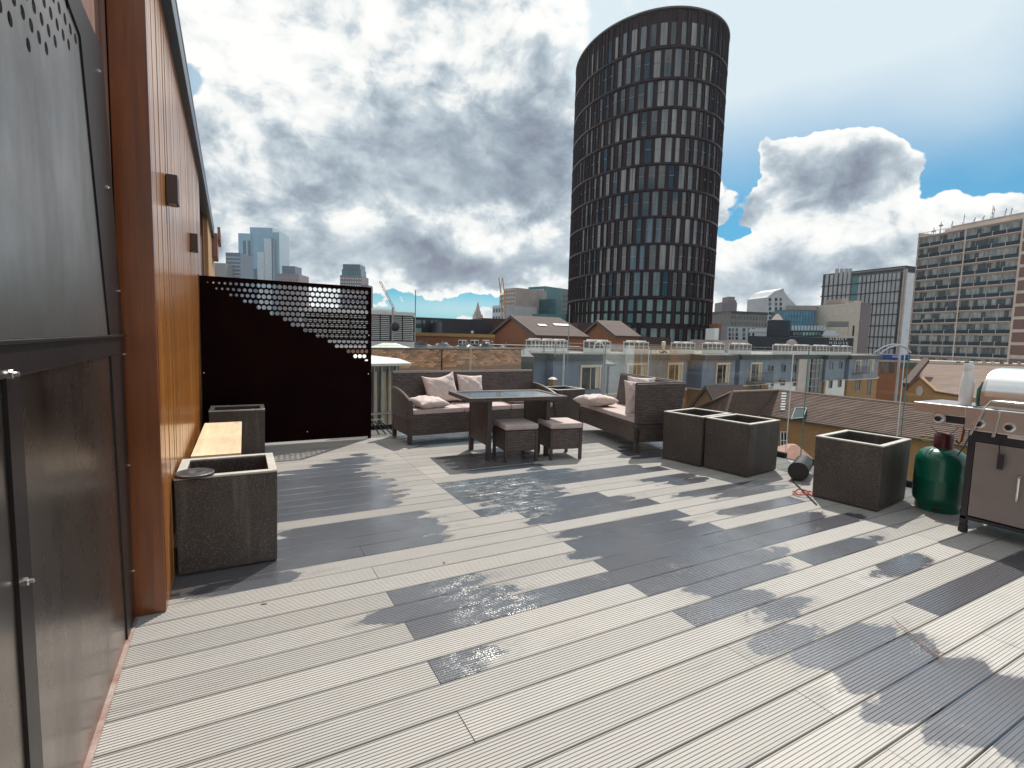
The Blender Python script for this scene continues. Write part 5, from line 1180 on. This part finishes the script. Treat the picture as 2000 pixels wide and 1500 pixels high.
P = HD(1413, 662, 165); t = thing('autumn_tree', 'small autumn tree beside the white apartments', 'tree', (P.x, P.y, GZ0))
b = MB(); b.tube([(0, 0, 0), (.2, 0, 9), (.3, 0, 16)], [.4, .3, .12], 7); part('trunk', b, 'bark', t)
b = MB(); rr = random.Random(2)
for i in range(900):
    a = rr.uniform(0, 2*pi); r = rr.random()**.5*2.3; z = rr.uniform(11.5, 20.5); r *= math.sqrt(max(.05, 1-((z-16)/5)**2)); c = Vector((r*cos(a), r*sin(a), z))
    d1 = Vector((rr.uniform(-1, 1), rr.uniform(-1, 1), rr.uniform(-1, 1))).normalized()*.28; d2 = d1.cross(Vector((.3, .5, .8))).normalized()*.22
    b.add([c-d1, c+d2, c+d1, c-d2], [(0, 1, 2, 3)])
part('crown', b, 'leaf', t, kind='stuff')
# pointed white building
t = blk('pointed_building', 'white building with a pointed glass roof on the right skyline', 'building', 1498, 260, 1541, 262, 581, 16, None); A2, e2, W, H = t_info[t.name]
zz = lambda px, py: U(t, px, py)
b = MB(); b.ext([(0, 0), (W, 0), (W, zz(1541, 583)[1]), zz(1529, 565), zz(1512, 570), (0, H)], 0, 16, 'y'); part('wall', b, 'palewall', t)
b = MB(); b.ext([zz(1503, 577), zz(1512, 568.5), zz(1529, 563), zz(1531, 566), zz(1513, 572)], -.4, 16.3, 'y'); part('roof_edge', b, 'silver', t)
for x0 in (1501.5, 1513.5, 1522.5):
    for k in range(5):
        if x0 > 1510 and k > 3: continue
        rect(t, 'window', 'darkwin', x0, 582+k*9, x0+5, 588+k*9, -.12)
for i, (x, y) in enumerate(((1541, 576), (1548, 580), (1555, 583), (1562, 588))):
    (u0, z0), (u1, z1) = zz(x-4, y+26), zz(x+5, y+10); b = MB(); b.ext([(u0, z0-6), (u1+1, z0-6), (u1+1.2, z1), zz(x-5, y-4), (u0, z1)], 2+i, 12, 'y'); part('roof_blade', b, 'palewall', t)
t = blk('blue_glass_hall', 'turquoise curtain-walled hall left of the cream stone block', 'building', 1514, 205, 1592, 200, 606, 16, 'curtain'); A2, e2, W, H = t_info[t.name]
for i in range(15): b = MB(); x = W*i/14; b.box(x-.12, x+.12, -.2, -.01, 2, H); part('mullion', b, 'hazedark', t)
for j in range(5): b = MB(); z = H-2.2*j; b.box(0, W, -.16, -.02, z-.1, z+.1); part('transom', b, 'hazedark', t)
b = MB(); b.box(4, W+1, 3, 15, H, H+2.1); part('upper_storey', b, 'pinkstone', t)
t = blk('cream_stone_block', 'plain cream stone block in front of the finned office', 'building', 1590, 205, 1681, 184, 597, 4.4, 'stonecream'); A2, e2, W, H = t_info[t.name]
b = MB(); b.box(W, W+.05, .02, 4.38, 0, H-.02); part('side_face', b, 'hazebrown', t)  # thin brown skin puts shade into the colour of this side
for a, c, y in ((1603, 1646, 590), (1606, 1640, 583), (1650, 1664, 587)):
    (ua, _), (uc, z) = U(t, a, 600), U(t, c, y); b = MB(); b.box(ua, uc, 1, 4, H-.01, z); part('roof_storey', b, 'pinkstone', t)
rect(t, 'banner', 'blackclad', 1664, 636, 1669, 656, -.1)
# finned office
t = blk('finned_office', 'office tower with pale vertical fins near the right edge of the skyline', 'building', 1608, 275, 1768, 238, 536, 7, 'blackclad'); A2, e2, W, H = t_info[t.name]
ul = U(t, 1629, 520)[0]; zt2 = U(t, 1768, 521)[1]
b = MB(); b.box(ul, W, .02, 6.98, H, zt2-2); part('upper_body', b, 'blackclad', t)
b = MB(); b.box(ul, W, -.3, 7.2, zt2-.6, zt2); b.box(ul, W, -.3, -.1, zt2-2.2, zt2-1.9); part('crown_frame', b, 'greyconc', t)
for px in (1613, 1622, 1630.5, 1639.5, 1648, 1656):
    x = U(t, px, 600)[0]; top = U(t, px, 537)[1]+(3 if px > 1628 else 0); b = MB(); b.box(x-.95, x+.55, -.7, -.01, 0, top); part('fin', b, 'finpale', t)
b = MB(); b.box(U(t, 1659, 600)[0], U(t, 1673, 600)[0], -.1, -.01, 0, zt2-2.4); part('glass_slot', b, 'teal', t)
for i in range(10):
    px = 1678+i*8.2; x = U(t, px, 600)[0]; b = MB(); b.box(x-.9, x+.35, -.7, -.01, 0, zt2-2.4); part('fin', b, 'finpale', t)
for px in (1760.5, 1765): x = U(t, px, 600)[0]; b = MB(); b.box(x-.3, x+.3, -.5, -.01, 0, zt2-1); part('fin', b, 'pinkstone', t)
for k in range(8):
    z = U(t, 1700, 552+21.2*k)[1]; b = MB(); b.box(0, U(t, 1756, 600)[0], -.85, -.71, z-.28, z+.28); part('dark_band', b, 'blackclad', t)
b = MB(); b.box(W, W+.1, .3, 6.9, 0, zt2-2.5); part('side_wall', b, 'silver', t)
t = blk('glass_wing', 'pale green glass wing behind the finned office', 'building', 1766, 262, 1783, 255, 540, 14, 'silver'); A2, e2, W, H = t_info[t.name]
grid(t, 'teal', 0, W, H*.2, H*.99, 4, 16, .9, .25, -.1, 'windows', .09)
# dark venue building with its sign
t = blk('black_venue', 'black building with pale skylights and a two-line white sign', 'building', 1461, 132, 1668, 122, 656, 12, 'blackclad'); A2, e2, W, H = t_info[t.name]
def bx(px0, py0, px1, py1, d0, d1, m, nm):
    (ua, za), (ub, zb) = U(t, px0, py1, d0), U(t, px1, py0, d0); b = MB(); b.box(ua, ub, d0, d1, za, zb); return part(nm, b, m, t)
bx(1497, 626, 1544, 656.2, 2, 9, 'blackclad', 'raised_hall'); bx(1544, 646, 1608, 656.1, 2.5, 9, 'blackclad', 'upper_roof')
(u0, z0), (u1, z1) = U(t, 1506, 625, 4), U(t, 1531, 613, 4)
b = MB(); b.prism([(u0, 3), (u1, 3), (u1, 7), (u0, 7)], z0, z1, scale=.25, c=((u0+u1)/2, 5)); part('pyramid_roof', b, 'pinkstone', t)
for i in range(11):
    bx(1546+6.2*i, 636, 1551+6.2*i, 645.5, 2.4, 2.6, 'silver', 'skylight')
for i in range(9): bx(1549+6.2*i, 648.5, 1554+6.2*i, 655, 1.4, 1.6, 'greenwin', 'skylight')
(u0, z0), (u1, z1) = U(t, 1605, 655.5, -.1), U(t, 1641, 646, -.1)
b = MB(); b.ext([(u0, z0), (u1, z0), (u1-1.1, z1), (u0+1.1, z1)], -.2, 1.2, 'y'); part('angled_skylight', b, 'silver', t)
bx(1616, 628, 1658, 637, 1.5, 6, 'greyconc', 'roof_canopy'); bx(1462, 643, 1496, 648, 1, 6, 'palewall', 'pale_canopy')
for px in (1618, 1656): bx(px, 637, px+1.2, 656, 1.6, 1.9, 'greyconc', 'canopy_post')
for line, (py, txt) in enumerate(((661.8, 'ALBERT'), (669.3, 'HOUSE'))):
    cu = bpy.data.curves.new('sign_text', 'FONT'); cu.body = txt; cu.size = .86; cu.space_character = 1.32 if line == 0 else 1.62; cu.extrude = .04; cu.offset = .0
    o = bpy.data.objects.new('sign_text', cu); COL.objects.link(o)
    bpy.context.view_layer.update(); dg = bpy.context.evaluated_depsgraph_get(); me = bpy.data.meshes.new_from_object(o.evaluated_get(dg)); bpy.data.objects.remove(o)
    me.materials.clear(); me.materials.append(MT['white'])
    u, z = U(t, 1619.5, py+2.4, -.12); o = place('sign_text', me, t, (u, -.12, z)); o.rotation_euler = (pi/2, 0, 0)
P = HD(1546, 673, 84); q = thing('roof_dish', 'round brown dish standing behind a white roof unit', 'dish', tuple(P), -YAW-.5)
b = MB(); b.lathe([(.001, .0), (.5, -.08), (.8, -.22), (.84, -.20), (.80, -.14), (.5, .02), (.001, .08)], 28, M=Matrix.Rotation(pi/2, 4, 'X')); part('reflector', b, 'pinkstone', q)
b = MB(); b.tube([(0, .2, -1.6), (0, .1, 0)], .06, 6); part('mount', b, 'greyconc', q)
# ------------------------------------------------------------------ slab block of flats
t = blk('tower_block', 'concrete slab block of flats with dark balcony fronts at the right edge', 'building', 1797, 150, 1995, 125.5, 456, 13, None); A2, e2, W, H = t_info[t.name]
H -= 1.; NF = 12; fh = 3.06; NBY = 8
b = MB(); b.box(.02, W-.02, .66, 13, 0, H); part('core', b, 'slabside', t)
b = MB(); b.box(-.35, 0, -.05, 13, 0, H+1.1); part('end_wall', b, 'pinkstone', t)
b = MB(); b.box(W, W+.4, -.1, 13, 0, H+1.1); part('end_wall', b, 'slabline', t)
for k in range(NF+1):
    z = H-fh*k
    b = MB(); b.box(0, W, -.12, .655, z-.16, z+.02); part('floor_slab', b, 'slabline', t)
bw = W/NBY
bf = MB(); bf.box(.1, bw-.12, -.03, .03, 0, .92); bfm = bf.mesh('balcony_front', 'balc')
wn = MB(); wn.box(.05, bw*.34, -.03, .03, 0, 2.5); wnm = wn.mesh('window', 'slabwin')
wn = MB(); wn.box(.02, bw*.3, -.03, .03, 0, 1.9); wnm2 = wn.mesh('window', 'slabwin')
for k in range(NF):
    z = H-fh*(k+1)+.03
    for i in range(NBY):
        place('balcony_front', bfm, t, (i*bw, 0, z))
        for s in range(3): place('window', wnm if s != 1 else wnm2, t, (i*bw+s*bw/3, .62, z+(0 if s != 1 else .7)))
        b = MB(); b.box(i*bw-.06, i*bw+.06, -.06, .6, z, z+1.15); part('divider', b, 'slabline', t)
b = MB(); b.box(W/2-.16, W/2+.16, -.2, -.121, 0, H); part('centre_pier', b, 'slabline', t)
b = MB(); b.box(0, W*.33, -.05, .1, H+.95, H+1.05); [b.box(x, x+.08, -.02, .06, H, H+.95) for x in [i*1.1 for i in range(8)]]; part('roof_railing', b, 'slabside', t)
(u0, _), (u1, z1) = U(t, 1857, 450, 3), U(t, 1975, 419, 3)
b = MB(); b.box(u0, W, 3, 11, H, z1); part('plant_room', b, 'pinkstone', t)
b = MB(); b.box(u0-1, W, 2.2, 12, H, H+1.3); part('plinth', b, 'slabside', t)
for i, (px, h) in enumerate(((1862, 2.2), (1884, 4), (1905, 1.6), (1922, 1.6), (1938, 5), (1941, 4.2), (1964, 3), (1975, 2.6))):
    u, _ = U(t, px, 420, 4); a = MB(); a.tube([(u, 4, z1-.5), (u, 4, z1+h*.7)], .06, 5)
    for s in range(3): a.box(u-.35+.2*s, u-.25+.2*s, 3.95, 4.05, z1+h*.2*s+.3, z1+h*.2*s+.7)
    part('antenna', a, 'greyconc', t)
for px, h in ((1825, 1.6), (1838, 2.8)):
    u, _ = U(t, px, 440, 4); a = MB(); a.tube([(u, 4, H), (u, 4, H+h+1.2)], .09, 5); a.box(u-.5, u+.5, 3.9, 4.1, H+h, H+h+.4); part('antenna', a, 'greyconc', t)
t2 = blk('brown_panel_tower', 'stair tower with brown panels at the right picture edge', 'building', 1997, 124.5, 2080, 116, 440, 12, 'slabline'); A2, e2, W, H = t_info[t2.name]
for k in range(11): b = MB(); z = H-fh*(k+1); b.box(.5, W-.2, -.1, -.01, z, z+2.3); part('panel', b, 'brownpanel', t2)
# ------------------------------------------------------------------ lower right: sign, arches, low roofs
t = blk('blue_container', 'blue painted hoarding below two white arches', 'hoarding', 1719, 92, 1778, 90, 691, 3, 'bluesign', zb=-1.2)
rect(t, 'white_mark', 'palewall', 1742, 695, 1757, 698, -.05)
for k, (pts, lab) in enumerate((([(1640+68, 689), (1725, 678), (1745, 672.5), (1765, 676), (1772, 681)], 'farther of two white roof arches above the blue hoarding'), ([(1719, 691), (1733, 681), (1752, 675), (1768, 680), (1779, 689)], 'nearer of two white roof arches above the blue hoarding'))):
    b = MB(); P = [HD(x, y, 94+2*k) for x, y in pts]; Q = []
    for i in range(len(P)-1):
        p0, p1, p2, p3 = P[max(i-1, 0)], P[i], P[i+1], P[min(i+2, len(P)-1)]
        for s in range(5):
            u_ = s/5; Q.append(.5*((2*p1)+(p2-p0)*u_+(2*p0-5*p1+4*p2-p3)*u_*u_+(3*p1-p0-3*p2+p3)*u_**3))
    Q.append(P[-1]); b.tube(Q, .13, 6); tag(part('roof_arch', b, 'palewall', None), lab, 'arch')
t = blk('shaded_yard_building', 'dark brick and glass building below the blue hoarding', 'building', 1716, 88, 1800, 86, 702.5, 10, 'redbrick'); A2, e2, W, H = t_info[t.name]
rect(t, 'window', 'darkwin', 1720, 706, 1735, 728); rect(t, 'window', 'darkwin', 1737, 706, 1748, 728); rect(t, 'window', 'darkwin', 1757, 706, 1790, 720)
b = MB(); b.box(0, W, -.3, 10, H-.3, H); part('parapet', b, 'pinkstone', t)
t = blk('estate_wall', 'low pale range with small windows at the foot of the flats', 'building', 1780, 112, 2080, 100, 703, 8, 'slabside'); A2, e2, W, H = t_info[t.name]
for i in range(9): rect(t, 'window', 'slabwin', 1850+i*17, 706, 1859+i*17, 713, -.06)
q, h = pole('pale street column with a domed top beside the blue hoarding', 1751, 691, 760, 62, .14, 'street_column', 'lamp post', 'silver')
# chapel
t = blk('chapel', 'ochre brick chapel with a big clay roof and a round gable window', 'building', 1769, 56, 1900, 47, 765, 12, None); A2, e2, W, H = t_info[t.name]
zc = lambda a, c: U(t, a, c)
b = MB(); b.ext([(0, 0), (W, 0), (W, zc(1900, 777)[1]), zc(1850, 768), zc(1826, 763), zc(1797, 737), zc(1776, 760), (0, zc(1769, 760)[1])], 0, .4, 'y'); part('wall', b, 'ochre', t)
u, z = zc(1797.5, 763.5); b = MB(); b.lathe([(.001, 0), (.52, 0), (.52, .05), (.001, .05)], 24, M=TR(u, -.03, z) @ Matrix.Rotation(pi/2, 4, 'X')); part('round_window', b, 'slabside', t)
for a, c in (((1797, 736.5), (1769, 762)), ((1797, 736.5), (1828, 764.5)), ((1828, 764.5), (1902, 777))):
    (x0, z0), (x1, z1) = zc(*a), zc(*c); b = MB(); b.tube([(x0, -.1, z0), (x1, -.1, z1)], .09, 5); part('verge', b, 'tile_d', t)
R0, R1, E1, E0 = HD(1806, 710, 66), HD(2060, 716, 58), HD(2060, 792, 46), HD(1790, 768, 56.4)
q = thing('chapel_roof', 'large weathered clay roof of the chapel behind the white jug', 'roof', tuple(E0))
b = MB(); vs = [p-E0 for p in (R0, R1, E1, E0)]; b.add(vs+[v-Vector((0, 0, .3)) for v in vs], [(3, 2, 1, 0), (4, 5, 6, 7), (0, 1, 5, 4), (1, 2, 6, 5), (2, 3, 7, 6), (3, 0, 4, 7)]); part('slope', b, 'tile', q)
b = MB(); b.tube([R0-E0, R1-E0], .14, 6); part('ridge', b, 'ridge', q)
b = MB(); a, c = HD(1808, 704, 62), HD(1768, 752, 56); b.box(-.0, (c-a).length, -.35, .35, -.2, .25, TR(*(a-E0)) @ (c-a).to_track_quat('X', 'Z').to_matrix().to_4x4()); part('verge_parapet', b, 'tile_d', q)
# ------------------------------------------------------------------ near clay roof below the glass
ZR, ZE = -2.17, -3.98
def at_z(px, py, z): return GZ(px, py, z)
Rl = at_z(1520, 762, ZR); 
def lvl(px, py, z):
    """point on the sight line at level z"""
    return GZ(px, py, z)
RB0, RB1 = lvl(1520, 762, ZR), lvl(1885, 800.5, ZR)
EB0, EB1 = lvl(1511, 813.5, ZE), lvl(1885, 882, ZE)
dirv = (RB1-RB0).normalized(); RB1 = RB0+dirv*26; dn = (EB0-RB0); dn = dn-dirv*dn.dot(dirv); EBa = RB0+dn-dirv*.2; EBb = RB1+dn
t = thing('clay_tiled_roof', 'long clay-tiled roof in courses seen through the side glass, with a skylight', 'roof', tuple(EBa))
NCs = 19
nrm = dirv.cross(dn).normalized(); nrm = nrm if nrm.z > 0 else -nrm
for i in range(NCs):
    a0, a1 = RB0+dn*(i/NCs)-dirv*.2*(i/NCs), RB0+dn*((i+1.12)/NCs)-dirv*.2*(i/NCs)
    c0, c1 = RB1+dn*(i/NCs), RB1+dn*((i+1.12)/NCs)
    up0, up1 = nrm*.005, nrm*.05
    vs = [a0+up0, c0+up0, c1+up1, a1+up1, a0-nrm*.03, c0-nrm*.03, c1+nrm*.018, a1+nrm*.018]
    M = Matrix((tuple(dirv)+(0,), tuple(nrm.cross(dirv))+(0,), tuple(nrm)+(0,), (0, 0, 0, 1)))
    b = MB(); b.add([v-EBa for v in vs], [(0, 1, 2, 3)[::-1], (4, 5, 6, 7), (3, 2, 6, 7)[::-1], (0, 3, 7, 4), (1, 5, 6, 2), (0, 4, 5, 1)]); part('tile_course', b, 'tile', t)
b = MB(); b.tube([RB0-EBa, RB1-EBa], .09, 6); part('ridge', b, 'ridge', t)
dv = Vector((dn.x, dn.y, 0)).normalized()
b = MB(); vs = [EBa-dv*.25, EBb-dv*.25, EBb-dv*5+Vector((0, 0, 0)), EBa-dv*5]
b.add([Vector((v.x, v.y, zz_))-EBa for zz_ in (GZ0, ZE-.06) for v in vs], [(3, 2, 1, 0), (4, 5, 6, 7), (0, 1, 5, 4), (1, 2, 6, 5), (2, 3, 7, 6), (3, 0, 4, 7)]); part('wall', b, 'ochre', t)
b = MB(); b.tube([EBa-EBa+Vector((0, 0, -.02)), EBb-EBa+Vector((0, 0, -.02))], .07, 6); part('gutter', b, 'coping', t)
def on_roof(px, py):
    r = pray(px, py); k = (RB0-Vector((0, 0, EYE))).dot(nrm)/r.dot(nrm); return Vector((0, 0, EYE))+r*k-EBa
cs = [on_roof(*p) for p in ((1556, 800), (1577, 801), (1571, 820), (1548, 822))]
b = MB(); b.add([p+nrm*.22 for p in cs]+[p+nrm*.03 for p in cs], [(3, 2, 1, 0), (0, 1, 5, 4), (1, 2, 6, 5), (2, 3, 7, 6), (3, 0, 4, 7)]); f = part('skylight', b, 'greenwin', t)
b = MB()
for i in range(4): b.tube([cs[i]+nrm*.23, cs[(i+1) % 4]+nrm*.23], .035, 5)
part('frame', b, 'palewall', f)
rr = random.Random(9)
for i in range(7):
    y = 768+i*5.2; a = [on_roof(1528+rr.uniform(-1.5, 1.5)-i*.4, y), on_roof(1537+rr.uniform(-1.5, 2)-i*.4, y+.3), on_roof(1536-i*.4, y+3.4), on_roof(1527-i*.4, y+3.1)]
    b = MB(); b.add([p+nrm*.09 for p in a]+[p+nrm*.055 for p in a], [(3, 2, 1, 0), (0, 1, 5, 4), (1, 2, 6, 5), (2, 3, 7, 6), (3, 0, 4, 7)]); part('pale_patch', b, 'palewall', t)
# window in the ochre wall
def on_wall(px, py):
    o0 = EBa-dv*.25; r = pray(px, py); k = (o0-Vector((0, 0, EYE))).dot(dv)/r.dot(dv); return Vector((0, 0, EYE))+r*k-EBa
for (x0, y0, x1, y1) in ((1526, 843, 1538, 877),):
    a = [on_wall(x0, y1), on_wall(x1, y1+.5), on_wall(x1, y0+.5), on_wall(x0, y0)]
    b = MB(); b.add([p+dv*.05 for p in a], [(0, 1, 2, 3)]); f = part('window', b, 'darkwin', t)
    b = MB()
    for i in range(4): b.tube([a[i]+dv*.08, a[(i+1) % 4]+dv*.08], .045, 4)
    b.tube([a[0].lerp(a[1], .5)+dv*.08, a[3].lerp(a[2], .5)+dv*.08], .04, 4); b.tube([a[0].lerp(a[3], .5)+dv*.08, a[1].lerp(a[2], .5)+dv*.08], .04, 4); part('frame', b, 'white', f)
# hipped roof left of it
t = thing('hipped_roof', 'darker hipped clay roof left of the long tiled roof', 'roof', tuple(lvl(1430, 765, ZR)))
o0 = Vector(t.location)
h1 = lvl(1430, 765, ZR); h2 = RB0+Vector((0, 0, .02)); base1 = lvl(1416, 812, ZE); base2 = RB0+dn*1.02-dirv*.25; lf = lvl(1335, 812, ZE-.6); bk2 = h1+Vector((-2, 6, -3.5))
def slab(pts, m, nm, th=.12):
    b = MB(); n_ = len(pts); P_ = [p-o0 for p in pts]; b.add(P_+[p-Vector((0, 0, th)) for p in P_], [tuple(range(n_))[::-1], tuple(range(n_, 2*n_))]+[(i, (i+1) % n_, n_+(i+1) % n_, n_+i) for i in range(n_)]); return part(nm, b, m, t)
base1 = base1-Vector((0, 0, .0))
slab([h1, h2, base2, base1], 'tile_m', 'front_slope'); slab([h1, base1, lf], 'tile', 'hip_slope'); slab([h2+Vector((0, 0, -.02)), h1, bk2], 'tile_d', 'rear_slope')  # lighter hip slope, darker front and rear: lit and shaded tones in tile colour
for a, c in ((h1, h2), (h1, base1), (h1, lf)):
    b = MB(); b.tube([a-o0, c-o0], .10, 6); part('ridge', b, 'ridge', t)
b = MB(); vs = [base1, base2, h2, h1, lf]; b.prism([((p-o0).x*.97, (p-o0).y) for p in (lf, base1, base2, h2, h1)], GZ0-o0.z, ZE-o0.z-.7); part('wall', b, 'ochre', t)
# terracotta hip just below the terrace
P = lvl(1545, 890, -4.6); t = thing('terracotta_hip_roof', 'small terracotta hipped roof just below the terrace edge at the glass gap', 'roof', tuple(P), -.4)
b = MB(); b.prism([(-1.3, -.9), (.7, -.9), (.7, .9), (-1.3, .9)], 0, .62, scale=.18, c=(.1, 0)); part('slope', b, 'terracotta', t)
b = MB(); b.box(-1.2, .6, -.8, .8, GZ0-P.z, -.01); part('wall', b, 'ochre', t)
# small dark gable behind the hip
t, W, H, za = house('small dark slate gable between the hipped roof and the apartment block', 1352, 46, 1408, 43, 795, 757, 4, 'ochre', 'tile_d', 'slate_gable')

# ------------------------------------------------------------------ haze (named haze)
hm = bpy.data.materials.new('haze_air'); hm.use_nodes = True; ht = NT(hm.node_tree); ht.n.clear()
pv = ht.new('ShaderNodeVolumePrincipled', {'Color': (.80, .88, .96, 1), 'Density': .00011, 'Anisotropy': .2})
ht.l.new(pv.outputs[0], ht.new('ShaderNodeOutputMaterial').inputs['Volume'])
MT['haze'] = hm
b = MB(); b.box(-1500, 1500, -120, 1700, GZ0-1, 190)
part('haze', b, 'haze', None, kind='stuff')
